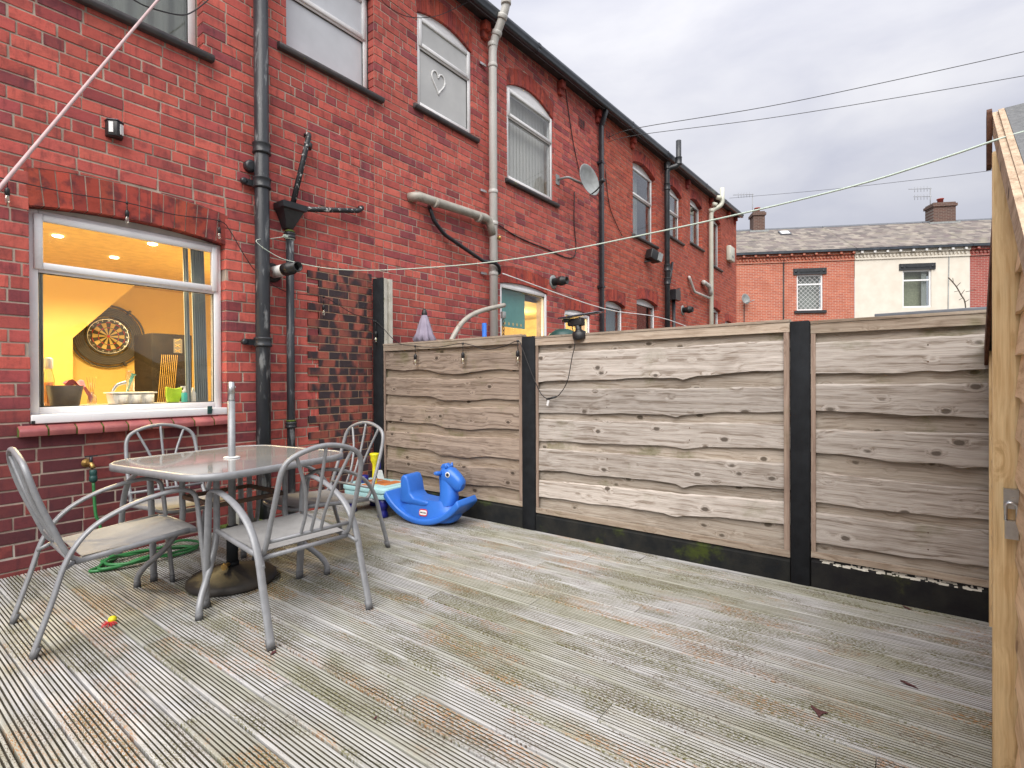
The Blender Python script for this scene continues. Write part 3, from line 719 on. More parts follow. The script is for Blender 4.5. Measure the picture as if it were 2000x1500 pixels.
# end wall, rooms and backs, roof slopes, gutters
for i, H in enumerate((H1, H2, H3, H4)):
    a, b = HX[i], HX[i+1]
    m = MB(); m.box(a+.01, b-.01, 7.4, 7.6, G0, topf(a)-.1)
    m.box(a, a+.1, .225, 7.4, G0, topf(a)-.12)
    if i == 3: m.box(b-.1, b, .225, 7.4, G0, topf(a)-.12)
    under(m.build('shell', 'mortar', None), H)
    # roof: slates in rows on the slope up to the ridge
    za, zb_ = zgut(a), zgut(b); m = MB(); m.add([(a, -.16, za+.09), (b, -.16, zb_+.09), (b, 3.7, zb_+2.3), (a, 3.7, za+2.3)], [(0, 1, 2, 3)])
    m.add([(a, 3.7, za+2.3), (b, 3.7, zb_+2.3), (b, 7.7, zb_+.05), (a, 7.7, za+.05)], [(0, 1, 2, 3)])
    under(m.build('roof', 'slate', None, fixn=False), H)
    m = MB(); m.add([(a, -.13, za+.012), (b, -.13, zb_+.012), (b, .02, zb_+.035), (a, .02, za+.035)], [(0, 1, 2, 3)])
    m.add([(a, -.13, za+.012), (b, -.13, zb_+.012), (b, -.13, zb_+.13), (a, -.13, za+.13)], [(0, 1, 2, 3)])
    under(m.build('soffit', 'soffit_dark', None, fixn=False), H)
    # ogee gutter
    prof = [(-.135, .02), (-.155, 0.0), (-.215, 0.0), (-.225, .018), (-.222, .045), (-.238, .062), (-.24, .105), (-.232, .112), (-.228, .10), (-.215, .03), (-.15, .02)]
    m = MB(); n = len(prof)
    m.add([(a, y, za+z) for y, z in prof]+[(b, y, zb_+z) for y, z in prof], [(k, (k+1) % n, n+(k+1) % n, n+k) for k in range(n)], True)
    gt = m.build('gutter', 'gutter_black', None); under(gt, H)
    for k in range(int((b-a)/1.9)):
        x = a+.9+k*1.9; z = zgut(x); m = MB(); m.prism([(y*1.0+(-.004 if y < -.2 else .0), zz-.004 if zz < .01 else zz+.004) for y, zz in prof[:8]], (x, 0, z), (0, 1, 0), (0, 0, 1), (1, 0, 0), -.03, .03)
        q = m.build('gutter_joint', 'gutter_black', None); SUBS.append((q, gt))
# brick corbels under the eaves
for H, xs in ((H1, (1.6, 3.1)), (H2, (wx(966, 60)-.25, wx(1093, 165)-.02, wx(1165, 225))), (H3, (wx(1233, 262), wx(1340, 352))), (H4, (wx(1386, 380), wx(1420, 405), wx(1434, 415)))):
    for x in xs:
        z = zgut(x); m = MB(); m.box(x-.055, x+.055, -.10, .01, z-.125, z-.005); m.box(x-.052, x+.052, -.055, .01, z-.22, z-.128)
        under(m.build('corbel', 'arch_brick', None, bevel=.004, bseg=1), H)
# windows
make_window(H1, wk, pane='glass', sill=None, infill='upvc_beige', arch_n=16, label='kitchen window with a lit yellow room behind')
make_window(H1, wa, pane='glass_dim', sill_ext=(.05, .07), arch_n=15)
make_window(H1, wb, pane='frost', sill_ext=(.09, .09), arch_n=13, label='bathroom window with frosted glass')
make_window(H2, wc, pane='frost_plain', arch_n=13, sill_ext=(.07, .10), label='frosted window with a white heart on the glass')
make_window(H2, wd, pane='glass', arch_n=13, sill_ext=(.05, .12), label='window with white vertical blinds')
make_window(H2, wi, pane='glass', arch_n=13, sill_ext=(.03, .03), label='lit window with a teal roller blind')
make_window(H2, wj, pane='glass', arch_n=8, sill=None)
for H, o in ((H3, we), (H3, wf), (H3, wkk), (H3, wll)): make_window(H, o, pane='glass_dim', arch_n=11, sill_ext=(.06, .10), infill='upvc')
for H, o in ((H4, wg), (H4, wh), (H4, wm), (H4, wn_)): make_window(H, o, pane='glass_dim', arch_n=9, sill_ext=(.06, .12), infill='upvc', fw=.05)
# kitchen cill board under the kitchen window (white) and the sloping brick sill
m = MB(); cz = wz(58.4, 829)
m.box(wk.x0+.002, wk.x1+.0, -.012, .10, cz+.002, cz+.058); under(m.build('cill_board', 'upvc', None, bevel=.005), H1)
m = MB(); m.box(wk.x0+.001, wk.x0+.02, -.0135, -.0115, cz+.002, cz+.022); under(m.build('cill_end_cap', 'black_plastic', None), H1)
xa, xb = wx(32, 850), wx(449, 820); n = 9
for k in range(n):
    a, b = xa+(xb-xa)*k/n+.005, xa+(xb-xa)*(k+1)/n-.005
    j = random.uniform(-.003, .003)
    m = MB(); m.prism([(.02, cz+.001), (-.055, cz-.03+j), (-.062, cz-.045+j), (-.058, cz-.078+j), (.02, cz-.08)], (a, 0, 0), (0, 1, 0), (0, 0, 1), (1, 0, 0), 0, b-a)
    under(m.build('sill_brick', 'sill_tile', None, bevel=.004), H1)
m = MB(); m.prism([(.02, cz-.003), (-.045, cz-.034), (-.05, cz-.074), (.02, cz-.077)], (xa+.003, 0, 0), (0, 1, 0), (0, 0, 1), (1, 0, 0), 0, xb-xa-.006); under(m.build('sill_bed', 'moss', None), H1)
m = MB(); q = wallp(410, 801, -.02); m.box(q[0]-.016, q[0]+.016, -.024, -.012, cz+.012, cz+.075); m.box(q[0]-.019, q[0]+.019, -.027, -.024, cz+.04, cz+.05); under(m.build('window_clip', 'green_dark', None, bevel=.002), H1)
# white heart on the frosted pane of the next house
m = MB(); hp = wallp(857, 160, .03); pts = []
for k in range(28):
    t = 2*math.pi*k/28; pts.append((.014*16*math.sin(t)**3*.5, .0145*(13*math.cos(t)-5*math.cos(2*t)-2*math.cos(3*t)-math.cos(4*t))*.62))
pth = [(hp[0]+u, wc.setback+.018, hp[2]+v) for u, v in pts]
m.tube(pth+[pth[0]], .010, 8, caps=False)
under(m.build('heart_ornament', 'white_plastic', None), H2)
# what is behind the other panes
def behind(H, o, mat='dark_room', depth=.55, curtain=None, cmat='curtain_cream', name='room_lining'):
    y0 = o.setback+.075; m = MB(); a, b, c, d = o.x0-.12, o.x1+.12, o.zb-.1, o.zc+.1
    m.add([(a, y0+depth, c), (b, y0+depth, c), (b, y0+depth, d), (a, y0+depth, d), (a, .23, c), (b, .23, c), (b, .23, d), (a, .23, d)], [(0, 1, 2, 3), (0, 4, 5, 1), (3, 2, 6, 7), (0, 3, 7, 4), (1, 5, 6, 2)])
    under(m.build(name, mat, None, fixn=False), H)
    if curtain:
        for (u0, u1) in curtain:
            xs0, xs1 = o.x0+(o.x1-o.x0)*u0, o.x0+(o.x1-o.x0)*u1; n = 24; vs = []
            for k in range(n+1):
                x = xs0+(xs1-xs0)*k/n; y = y0+.07+.02*math.sin(k*1.3); vs += [(x, y, o.zb), (x, y, o.zc+.05)]
            m = MB(); m.add(vs, [(2*k, 2*k+2, 2*k+3, 2*k+1) for k in range(n)], True); under(m.build('curtain', cmat, None, fixn=False), H)
behind(H1, wa, curtain=[(.45, 1)]); behind(H3, we, curtain=[(0, .6)], cmat='curtain_cream'); behind(H3, wf, curtain=[(.2, 1)]); behind(H3, wkk, curtain=[(.1, 1)], cmat='curtain_grey'); behind(H3, wll, curtain=[(0, .35)])
behind(H4, wg, curtain=[(.4, 1)], cmat='curtain_grey'); behind(H4, wh, curtain=[(.35, 1)], cmat='curtain_grey'); behind(H4, wm); behind(H4, wn_)
behind(H2, wd, mat='blind_white')
m = MB(); n = 14                                                   # vertical blind slats
for k in range(n):
    x = wd.x0+.03+(wd.x1-wd.x0-.06)*(k+.5)/n
    m = MB(); m.obox((x, wd.setback+.14, (wd.zb+wd.zs)/2), (math.cos(.12), math.sin(.12), 0), (-math.sin(.12), math.cos(.12), 0), (0, 0, 1), (wd.x1-wd.x0)/n*.54, .0015, (wd.zs-wd.zb)/2)
    under(m.build('blind_slat', 'blind_white', None), H2)
# neighbour's lit kitchen
m = MB(); a, b, y0, y1, c, d = wi.x0-.5, wj.x1+.4, .23, 2.4, -.3, 2.45
m.add([(a, y1, c), (b, y1, c), (b, y1, d), (a, y1, d), (a, y0, c), (b, y0, c), (b, y0, d), (a, y0, d)], [(0, 1, 2, 3), (0, 4, 5, 1), (3, 2, 6, 7), (0, 3, 7, 4), (1, 5, 6, 2)])
under(m.build('kitchen_lining', 'lit_yellow', None, fixn=False), H2)
m = MB(); xb0 = wi.x0+.05; xb1 = wi.x0+(wi.x1-wi.x0)*.62; zt = wz(1023, 566); zbb = wz(985, 635)
m.box(xb0, xb1, wi.setback+.10, wi.setback+.104, zbb, zt+.05); q = m.build('roller_blind', 'teal_blind', None); under(q, H2)
m = MB()
for k in range(6):
    m.lathe([(.001, 0), (.022, 0), (.022, .001)], (xb0+.1+(xb1-xb0-.2)*k/5, wi.setback+.098, zbb+.05), (0, -1, 0), 10)
q2 = m.build('blind_eyelet', 'lit_yellow', None); SUBS.append((q2, q))
m = MB(); dx = (wj.x0+wj.x1)/2; m.box(wi.x0+.55, wi.x0+1.0, 2.2, 2.38, .2, 2.1); under(m.build('kitchen_cupboard', 'upvc', None, bevel=.01), H2)
for (x, y, e) in ((wi.x0+.6, 1.2, 34), (wj.x0+.1, 1.1, 16)):
    l = bpy.data.lights.new('ceiling_spot', 'POINT'); l.energy = e; l.color = (1, .74, .38); l.shadow_soft_size = .12
    lo_ = bpy.data.objects.new('ceiling_spot_light', l); COL.objects.link(lo_); lo_.location = (x, y, 2.25)
    m = MB(); m.lathe([(.05, 0), (.05, .012), (.035, .014)], (x, y, 2.43), (0, 0, -1), 14); under(m.build('ceiling_spot', 'lamp_glow', None), H2)
# ------------------------------------------------------------------ lit kitchen of the near house
RX0, RX1, RY1, RZ0, RZ1 = -.9, 3.40, 3.35, 0.0, 2.42
m = MB(); m.add([(RX0, RY1, RZ0), (RX1, RY1, RZ0), (RX1, RY1, RZ1), (RX0, RY1, RZ1), (RX0, .226, RZ0), (RX1, .226, RZ0), (RX1, .226, RZ1), (RX0, .226, RZ1)], [(0, 1, 2, 3), (0, 3, 7, 4), (1, 5, 6, 2)])
m.add([(RX0, .226, RZ0), (RX1, .226, RZ0), (RX1, .226, wk.zb-.006), (RX0, .226, wk.zb-.006)], [(0, 1, 2, 3)]); m.add([(RX0, .226, RZ0), (wk.x0-.01, .226, RZ0), (wk.x0-.01, .226, RZ1), (RX0, .226, RZ1)], [(0, 1, 2, 3)]); m.add([(RX1, .227, RZ0), (wk.x1+.01, .227, RZ0), (wk.x1+.01, .227, RZ1), (RX1, .227, RZ1)], [(0, 1, 2, 3)])
under(m.build('kitchen_wall', 'room_yellow', None, fixn=False), H1)
m = MB(); m.add([(RX0, .2, RZ1), (RX1, .2, RZ1), (RX1, RY1, RZ1), (RX0, RY1, RZ1)], [(0, 1, 2, 3)]); under(m.build('kitchen_ceiling', 'room_ceiling', None, fixn=False), H1)
m = MB(); m.add([(RX0, .2, RZ0), (RX1, .2, RZ0), (RX1, RY1, RZ0), (RX0, RY1, RZ0)], [(0, 1, 2, 3)]); under(m.build('kitchen_floor', 'room_floor', None, fixn=False), H1)
m = MB(); m.box(wk.x0-.12, wk.x1+.12, .235, .62, 1.0, 1.037); under(m.build('kitchen_worktop', 'upvc', None, bevel=.006), H1)
# boxed-in stair underside in front of the back wall
SY = 2.75; p = [wallp(142, 660, SY), wallp(142, 759, SY), wallp(20, 759, SY), wallp(20, 440, SY), wallp(395, 440, SY)]
poly = [(q[0], min(q[2], RZ1-.01)) for q in p]; k0 = wallp(142, 660, SY); k1 = wallp(252, 567, SY); sl_ = (k1[2]-k0[2])/(k1[0]-k0[0])
xt = k0[0]+(RZ1-.01-k0[2])/sl_
poly = [(k0[0], k0[2]), (k0[0], wallp(142, 759, SY)[2]), (RX0+.02, wallp(142, 759, SY)[2]), (RX0+.02, RZ1-.01), (xt, RZ1-.01)]
m = MB(); m.prism(poly, (0, 0, 0), (1, 0, 0), (0, 0, 1), (0, 1, 0), SY, RY1-.02); under(m.build('stair_box', 'room_yellow', None), H1)
for px, py in ((298, 477), (223, 503)):
    d = ray(px, py); P_ = C+d*(RZ1-.006-C[2])/d[2]
    m = MB(); m.lathe([(.036, 0), (.036, .006), (.03, .01)], (P_[0], P_[1], RZ1-.002), (0, 0, -1), 16); under(m.build('ceiling_spot', 'lamp_glow', None), H1)
    l = bpy.data.lights.new('ceiling_spot', 'SPOT'); l.spot_size = 2.8; l.spot_blend = .5; l.energy = 55; l.color = (1, .75, .36); l.shadow_soft_size = .05
    lo_ = bpy.data.objects.new('ceiling_spot_light', l); COL.objects.link(lo_); lo_.location = (P_[0], P_[1], RZ1-.03)
for (x_, y_) in ((-.35, .8), (3.1, .9)):      # added fill lamps with cord and bulb, unseen behind the wall, brightening the kitchen
    l = bpy.data.lights.new('fill_bulb', 'POINT'); l.energy = 15; l.color = (1, .78, .42); l.shadow_soft_size = .05
    lo_ = bpy.data.objects.new('fill_bulb_light', l); COL.objects.link(lo_); lo_.location = (x_, y_, 1.98)
    m = MB(); m.tube([(x_, y_, RZ1), (x_, y_, 2.12)], .004, 6); under(m.build('fill_cord', 'white_plastic', None), H1)
    m = MB(); m.lathe([(.012, .09), (.02, .06), (.03, .03), (.02, .0), (.002, -.005)], (x_, y_, 2.03), seg=12); under(m.build('fill_bulb', 'lamp_glow', None), H1)
l = bpy.data.lights.new('ceiling_spot', 'SPOT'); l.spot_size = 2.8; l.spot_blend = .5; l.energy = 55; l.color = (1, .75, .36); l.shadow_soft_size = .06
lo_ = bpy.data.objects.new('ceiling_spot_light', l); COL.objects.link(lo_); lo_.location = (1.2, 1.1, RZ1-.03)
m = MB(); m.lathe([(.036, 0), (.036, .006), (.03, .01)], (1.2, 1.1, RZ1-.002), (0, 0, -1), 16); under(m.build('ceiling_spot', 'lamp_glow', None), H1)
def drape(x0, x1, y, z0, z1, mat, name, label, nf=6, lean=0.0):
    n = nf*6; vs = []; t = .003
    for k in range(n+1):
        u = k/n; yy = y+.022*math.sin(2*math.pi*nf*u)
        for zz, dx in ((z0, lean), (z1, 0)): vs += [(x0+(x1-x0)*u+dx, yy, zz)]
    m = MB(); m.add(vs, [(2*k, 2*k+2, 2*k+3, 2*k+1) for k in range(n)], True)
    return m.build(name, mat, None, fixn=False, label=label, cat='curtain', group='curtains of the kitchen window')
xr0, xr1 = wallp(374, 700, .24)[0], wallp(398, 700, .24)[0]
drape(xr0, xr1, .24, wk.zb+.02, 2.36, 'curtain_grey', 'curtain', 'striped grey curtain at the right of the kitchen window', 6, .03)
drape(wallp(64, 700, .24)[0]-.05, wallp(85, 700, .24)[0], .24, wk.zb+.02, 2.36, 'curtain_grey', 'curtain', 'striped grey curtain at the left of the kitchen window', 6)
drape(wallp(359, 700, .22)[0], wallp(367, 700, .22)[0], .22, wk.zb+.02, 2.36, 'curtain_grey', 'curtain', 'narrow grey curtain strip beside the black cabinet in the kitchen', 2, .02)
# dartboard with surround on the back wall
dc = wallp(211, 657, RY1-.03); T = TB('dartboard', (dc[0], RY1, dc[2]), 'round dartboard in a black surround on the yellow kitchen wall', 'dartboard')
def disc(r0, r1, y, a0=0, a1=2*math.pi, n=40, y1=None):
    m = MB(); vs = []
    for k in range(n+1):
        t = a0+(a1-a0)*k/n
        for r in (r0, r1):
            for yy in (y, y+.006): vs.append((dc[0]+r*math.sin(t), yy, dc[2]+r*math.cos(t)))
    fs = []
    for k in range(n):
        i = 4*k; fs += [(i, i+4, i+6, i+2), (i+1, i+3, i+7, i+5), (i, i+1, i+5, i+4), (i+2, i+6, i+7, i+3)]
    return m.add(vs, fs)
yb = RY1-.05
T.part(disc(.24, .35, yb), 'surround', 'black_plastic'); T.part(disc(.365, .385, yb), 'light_ring', 'black_plastic'); T.part(disc(0, .2255, yb+.004), 'board', 'black_plastic')
for k in range(3):
    m = MB(); t = k*2.09+.6; c_ = (dc[0]+.37*math.sin(t), yb+.0, dc[2]+.37*math.cos(t)); m.obox(c_, (math.sin(t), 0, math.cos(t)), (0, 1, 0), (math.cos(t), 0, -math.sin(t)), .03, .02, .012); T.part(m, 'ring_bracket', 'black_plastic')
for r in (.27, .29, .31, .33):
    m = disc(r, r+.004, yb-.004); T.part(m, 'surround_line', 'basket_grey')
for k in range(20):
    a = (k-.5)*2*math.pi/20
    if k % 2: T.part(disc(.016, .17, yb-.003, a, a+2*math.pi/20, 3), 'segment', 'lit_yellow')
    T.part(disc(.099, .107, yb-.005, a, a+2*math.pi/20, 3), 'treble_ring', 'red_plastic' if k % 2 == 0 else 'green_dark')
    T.part(disc(.162, .170, yb-.005, a, a+2*math.pi/20, 3), 'double_ring', 'red_plastic' if k % 2 == 0 else 'green_dark')
T.part(disc(.205, .209, yb-.003), 'wire', 'silver'); T.part(disc(0, .016, yb-.006), 'bullseye', 'red_plastic')
nums = [20, 1, 18, 4, 13, 6, 10, 15, 2, 17, 3, 19, 7, 16, 8, 11, 14, 9, 12, 5]
def text_obj(s, size, loc, rot, mat, name='lettering', ext=.0006):
    c = bpy.data.curves.new(name, 'FONT'); c.body = s; c.size = size; c.align_x = 'CENTER'; c.align_y = 'CENTER'; c.extrude = ext; c.resolution_u = 2
    o = bpy.data.objects.new(name, c); COL.objects.link(o); o.location = V3(loc); o.rotation_euler = rot
    dg = bpy.context.evaluated_depsgraph_get(); dg.update()
    me = bpy.data.meshes.new_from_object(o.evaluated_get(dg)); mw = o.matrix_world.copy()
    me.transform(Matrix.Translation(V3(loc)) @ mw.to_3x3().to_4x4()); bpy.data.objects.remove(o, do_unlink=True)
    me.materials.clear(); me.materials.append(MATS[mat]); q = bpy.data.objects.new(name, me); COL.objects.link(q); return q
for k, n_ in enumerate(nums):
    t = k*2*math.pi/20
    q = text_obj(str(n_), .026, (dc[0]+.19*math.sin(t), yb-.004, dc[2]+.19*math.cos(t)), (math.pi/2, -0.0, 0), 'silver', 'number'); under(q, T.o)
# black cabinet with gold line work
q0, q1 = wallp(297, 780, 1.7), wallp(376, 780, 1.7); cx0, cx1 = q0[0], q1[0]; zt = wallp(330, 652, 1.7)[2]
T = TB('game_cabinet', ((cx0+cx1)/2, 1.9, 0), 'tall black cabinet with gold line work at the right of the kitchen', 'cabinet')
m = MB(); m.box(cx0, cx1, 1.7, 2.2, 0, zt); T.part(m, 'body', 'cabinet_black', bevel=.01)
for k in range(9):
    m = MB(); x = cx0+.04+k*.018; m.bar((x, 1.694, .9), (x+.05, 1.694, zt-.22), .004, .004); T.part(m, 'gold_line', 'gold')
for k in range(12):
    m = MB(); z = .45+k*.035; m.bar((cx0+.03, 1.694, z), (cx0+.2, 1.694, z+.03), .004, .004); T.part(m, 'gold_line', 'gold')
m = MB(); m.box(cx0+.2, cx1-.1, 1.69, 1.697, zt-.20, zt-.05); T.part(m, 'panel', 'basket_grey')
for k in range(5):
    m = MB(); z = zt-.19+k*.028; m.bar((cx0+.21, 1.686, z), (cx1-.12, 1.686, z+.03*(-1)**k), .005, .004); T.part(m, 'gold_line', 'gold')
# things on the worktop behind the kitchen window
WZ = 1.0375
def on_sill(px, py=790, Y=.33): q = wallp(px, py, Y); return q[0]
x0_, x1_ = on_sill(82), on_sill(165)
T = TB('basin', ((x0_+x1_)/2, .3, WZ), 'grey plastic washing-up bowl inside the kitchen window', 'bowl')
m = MB(); w = (x1_-x0_)/2; prof = [(.6, 0), (.78, .01), (1, .145), (1.04, .15), (.97, .15), (.75, .03)]; vs = []; n = 28
for r, h in prof:
    for k in range(n):
        t = 2*math.pi*k/n; c_, s_ = math.cos(t), math.sin(t); e = (abs(c_)**4+abs(s_)**4)**-.25; vs.append(((x0_+x1_)/2+w*.92*r*c_*e*.9, .30+.10*r*s_*e*.9, WZ+h))
m.add(vs, [(i*n+k, i*n+(k+1) % n, (i+1)*n+(k+1) % n, (i+1)*n+k) for i in range(len(prof)-1) for k in range(n)], True); T.part(m, 'bowl', 'basket_grey')
m = MB(); cxp = on_sill(140); vs = []
for i in range(9):
    for k in range(9): vs.append((cxp-.05+.15*i/8, .25+.10*k/8, WZ+.165+.03*math.sin(i*.9)*math.cos(k*.7)-(.12*max(0, (i-6)/2))))
m.add(vs, [(i*9+k, (i+1)*9+k, (i+1)*9+k+1, i*9+k+1) for i in range(8) for k in range(8)], True)
m.build('dish_cloth', 'pink_cloth', None, fixn=False, label='pink cloth hanging over the edge of the grey washing-up bowl', cat='cloth')
bx_ = on_sill(102); T = TB('soap_bottle', (bx_, .3, WZ), 'clear bottle with orange liquid and white cap behind the bowl', 'bottle')
m = MB(); m.lathe([(.03, 0), (.033, .02), (.033, .19), (.022, .25), (.018, .27)], (bx_, .42, WZ), seg=16); T.part(m, 'bottle', 'bulb_glass')
m = MB(); m.lathe([(.028, 0), (.03, .02), (.03, .17)], (bx_, .42, WZ+.003), seg=16); T.part(m, 'liquid', 'orange_plastic')
m = MB(); m.lathe([(.024, 0), (.026, .02), (.026, .07), (.012, .08)], (bx_, .42, WZ+.27), seg=16); T.part(m, 'cap', 'white_plastic')
dx0, dx1 = on_sill(207), on_sill(292)
T = TB('dish_rack', ((dx0+dx1)/2, .27, WZ), 'white plastic dish drainer inside the kitchen window', 'dish rack')
m = MB(); m.prism([(dx0+.02, 0), (dx1-.02, 0), (dx1-.005, .085), (dx0+.005, .085)], (0, 0, WZ), (1, 0, 0), (0, 0, 1), (0, 1, 0), .20, .36); T.part(m, 'tray', 'white_plastic', bevel=.008)
m = MB(); m.box(dx0-.005, dx1+.008, .185, .375, WZ+.086, WZ+.096); T.part(m, 'rim', 'white_plastic', bevel=.004)
for k in range(3):
    m = MB(); m.lathe([(.03, 0), (.032, .07)], (dx0+.07+k*.085, .20, WZ+.006), seg=14); T.part(m, 'cutlery_cup', 'white_plastic')
m = MB(); q = on_sill(252); m.lathe([(.026, 0), (.03, .15), (.032, .16)], (q, .3, WZ+.1), seg=14)
m.build('drinking_glass', 'bulb_glass', None, label='clear glass standing in the white dish drainer', cat='glass')
m = MB(); m.tube(spline([(q-.02, .29, WZ+.10), (q+.0, .29, WZ+.18), (q+.02, .29, WZ+.235)], 4), [.007]*4+[.012]*4+[.02], 8)
m.build('dish_brush', 'teal_soap', None, label='turquoise brush standing in the glass', cat='brush')
m = MB(); m.tube(spline([(dx0+.02, .26, WZ+.10), (dx0+.05, .26, WZ+.15), (dx0+.11, .26, WZ+.17)], 5), .012, 8); m.build('ladle', 'silver', None, label='shiny steel utensil lying on the white dish drainer', cat='utensil')
q = on_sill(357); T = TB('soap_dispenser', (q, .25, WZ), 'turquoise pump soap bottle inside the kitchen window', 'soap bottle')
m = MB(); m.box(q-.036, q+.0, .22, .27, WZ, WZ+.085); T.part(m, 'bottle', 'teal_soap', bevel=.008)
m = MB(); m.lathe([(.018, 0), (.018, .02), (.008, .022), (.008, .045)], (q-.018, .245, WZ+.086), seg=12); m.bar((q-.045, .245, WZ+.133), (q-.008, .245, WZ+.133), .016, .01); T.part(m, 'pump', 'white_plastic')
q = on_sill(369); m = MB(); m.lathe([(.022, 0), (.024, .01), (.024, .08), (.01, .10), (.008, .125)], (q, .25, WZ), seg=14); m.build('lotion_bottle', 'white_plastic', None, label='white bottle right of the turquoise soap bottle', cat='bottle')
q = on_sill(340); m = MB(); m.prism([(-.05, 0), (.03, 0), (.05, .06), (.055, .13), (.02, .12), (-.02, .12), (-.06, .135), (-.062, .06)], (q, .31, WZ), (1, 0, 0), (0, 0, 1), (0, 1, 0), 0, .03); m.build('detergent_pouch', 'lime', None, bevel=.006, label='lime green pouch standing in front of the black cabinet', cat='pouch')
q = on_sill(177); T = TB('reed_diffuser', (q, .3, WZ), 'small reed diffuser with thin sticks beside the bowl', 'diffuser')
m = MB(); m.lathe([(.024, 0), (.028, .02), (.026, .07), (.014, .085), (.014, .10)], (q, .3, WZ), seg=14); T.part(m, 'jar', 'bulb_glass')
for k in range(4):
    m = MB(); m.tube([(q, .3, WZ+.02), (q+.02*(k-1.5), .3+.006*k, WZ+.21)], .0018, 5); T.part(m, 'reed', 'brass')
# ------------------------------------------------------------------ brick pier of blended bricks beside the fence
PX0, PX1, PZ = wx(600, 700), 3.50, 2.36
T = TB('brick_pier', ((PX0+PX1)/2, 0, G0), 'pier of red and black mottled bricks where the fence meets the house', 'brick pier')
PM = MB()
r = 0; z = G0+.004
while z+.068 < PZ+.02:
    x = PX0+(.1125 if r % 2 else 0.0); tp = PZ; PM.box(x+.004, PX1, -.0095, .003, z-.0095, z+.0665)
    while x < PX1:
        a, b = max(x, PX0)+.004, min(x+.225, PX1)-.004; x += .225
        if b-a < .03: continue
        m = MB(); yy = -.0135+random.uniform(-.0012, .0012); e = .002; c_, d_ = z, z+.066
        m.add([(a+e, yy-.001, c_+e), (b-e, yy-.001, c_+e), (b-e, yy-.001, d_-e), (a+e, yy-.001, d_-e), (a, yy, c_), (b, yy, c_), (b, yy, d_), (a, yy, d_), (a, 0, c_), (b, 0, c_), (b, 0, d_), (a, 0, d_)],
              [(0, 1, 2, 3)]+[(k, 4+k, 4+(k+1) % 4, (k+1) % 4) for k in range(4)]+[(4+k, 8+k, 8+(k+1) % 4, 4+(k+1) % 4) for k in range(4)])
        T.part(m, 'brick', 'brick_pier', fixn=False)
    z += .076; r += 1
T.part(PM, 'mortar', 'mortar_pier')
# ------------------------------------------------------------------ drain pipes on the wall
def collar(m, x, y, z, r, h=.07):
    m.lathe([(r, 0), (r+.012, .006), (r+.016, .014), (r+.010, .022), (r+.010, h-.022), (r+.016, h-.014), (r+.012, h-.006), (r, h)], (x, y, z), seg=20)
yp = -.095; q = wallp(512.5, 500, yp); X1 = q[0]
T = TB('soil_pipe', (X1, yp, 0), 'fat black cast iron soil pipe right of the kitchen window', 'drainpipe')
m = MB(); m.tube([(X1, yp, -.38), (X1, yp, 2.0), (X1, yp, 6.8)], .058, 22); T.part(m, 'pipe', 'iron_black')
for py, hh in ((678, .085), (370, .10), (303, .10)):
    zc = wallp(512, py, yp)[2]; m = MB(); collar(m, X1, yp, zc, .060, hh); cl = T.part(m, 'collar', 'iron_plain')
    if py != 303:
        m = MB(); m.bar((X1-.05, -.03, zc+hh/2), (X1-.13, -.03, zc+hh/2), .03, .05); m.lathe([(.026, 0), (.026, .03), (.012, .036)], (X1-.125, -.02, zc+hh/2), (0, -1, 0), 14); T.part(m, 'bracket', 'iron_plain')
zc = wallp(490, 325, -.03)[2]; m = MB(); m.lathe([(.05, 0), (.05, .05), (.03, .06)], (wallp(489, 325, -.03)[0], -.0, zc), (0, -1, 0), 16); T.part(m, 'access_plug', 'iron_plain')
yp = -.075; q = wallp(567, 600, yp); X2 = q[0]
T = TB('waste_downpipe', (X2, yp, 0), 'thin black downpipe under the hopper with moss on its socket', 'drainpipe')
zt = wallp(567, 455, yp)[2]; m = MB(); m.tube([(X2, yp, -.38), (X2, yp, 1.2), (X2, yp, zt)], .034, 18); T.part(m, 'pipe', 'iron_black')
for py in (463, 832):
    zc = wallp(567, py, yp)[2]; m = MB(); collar(m, X2, yp, zc-.02, .036, .06); T.part(m, 'collar', 'iron_plain')
    m = MB(); m.lathe([(.040, 0), (.043, .008), (.028, .02), (.01, .024)], (X2, yp, zc+.04), seg=16); T.part(m, 'moss_tuft', 'moss')
ht, hb = wallp(566, 401, yp)[2], wallp(566, 446, yp)[2]; m = MB()
for k, (f, w) in enumerate(((0, 1.0), (.30, .98), (.34, .80), (.75, .56), (1.0, .34))): pass
lev = [(ht, .115, .085), (ht-.05, .112, .082), (ht-.06, .095, .07), (ht-.15, .055, .05), (hb, .034, .034)]
vs = []
for (z, w, d) in lev: vs += [(X2-w, yp+.07-2*d, z), (X2+w, yp+.07-2*d, z), (X2+w, yp+.07, z), (X2-w, yp+.07, z)]
inn = [(X2-.1, yp+.07-.155, ht), (X2+.1, yp+.07-.155, ht), (X2+.1, yp+.06, ht), (X2-.1, yp+.06, ht)]
fs = [(i*4+k, i*4+(k+1) % 4, (i+1)*4+(k+1) % 4, (i+1)*4+k) for i in range(4) for k in range(4)]; m.add(vs, fs+[(16, 17, 18, 19)])
m.add([(a, b, c-.03) for a, b, c in inn], [(0, 1, 2, 3)])
T.part(m, 'hopper', 'iron_plain')
A_ = wallp(604, 262, -.055); B_ = wallp(571, 403, yp-.02); m = MB(); m.tube(roundpath([(A_[0], 0, A_[2]), A_, B_], .04), .024, 14); T.part(m, 'waste_pipe', 'flaky_white')
m = MB(); m.lathe([(.03, 0), (.03, .05)], A_-np.array([0, 0, .09]), tuple(B_-A_), 14); T.part(m, 'pipe_joint', 'iron_plain')
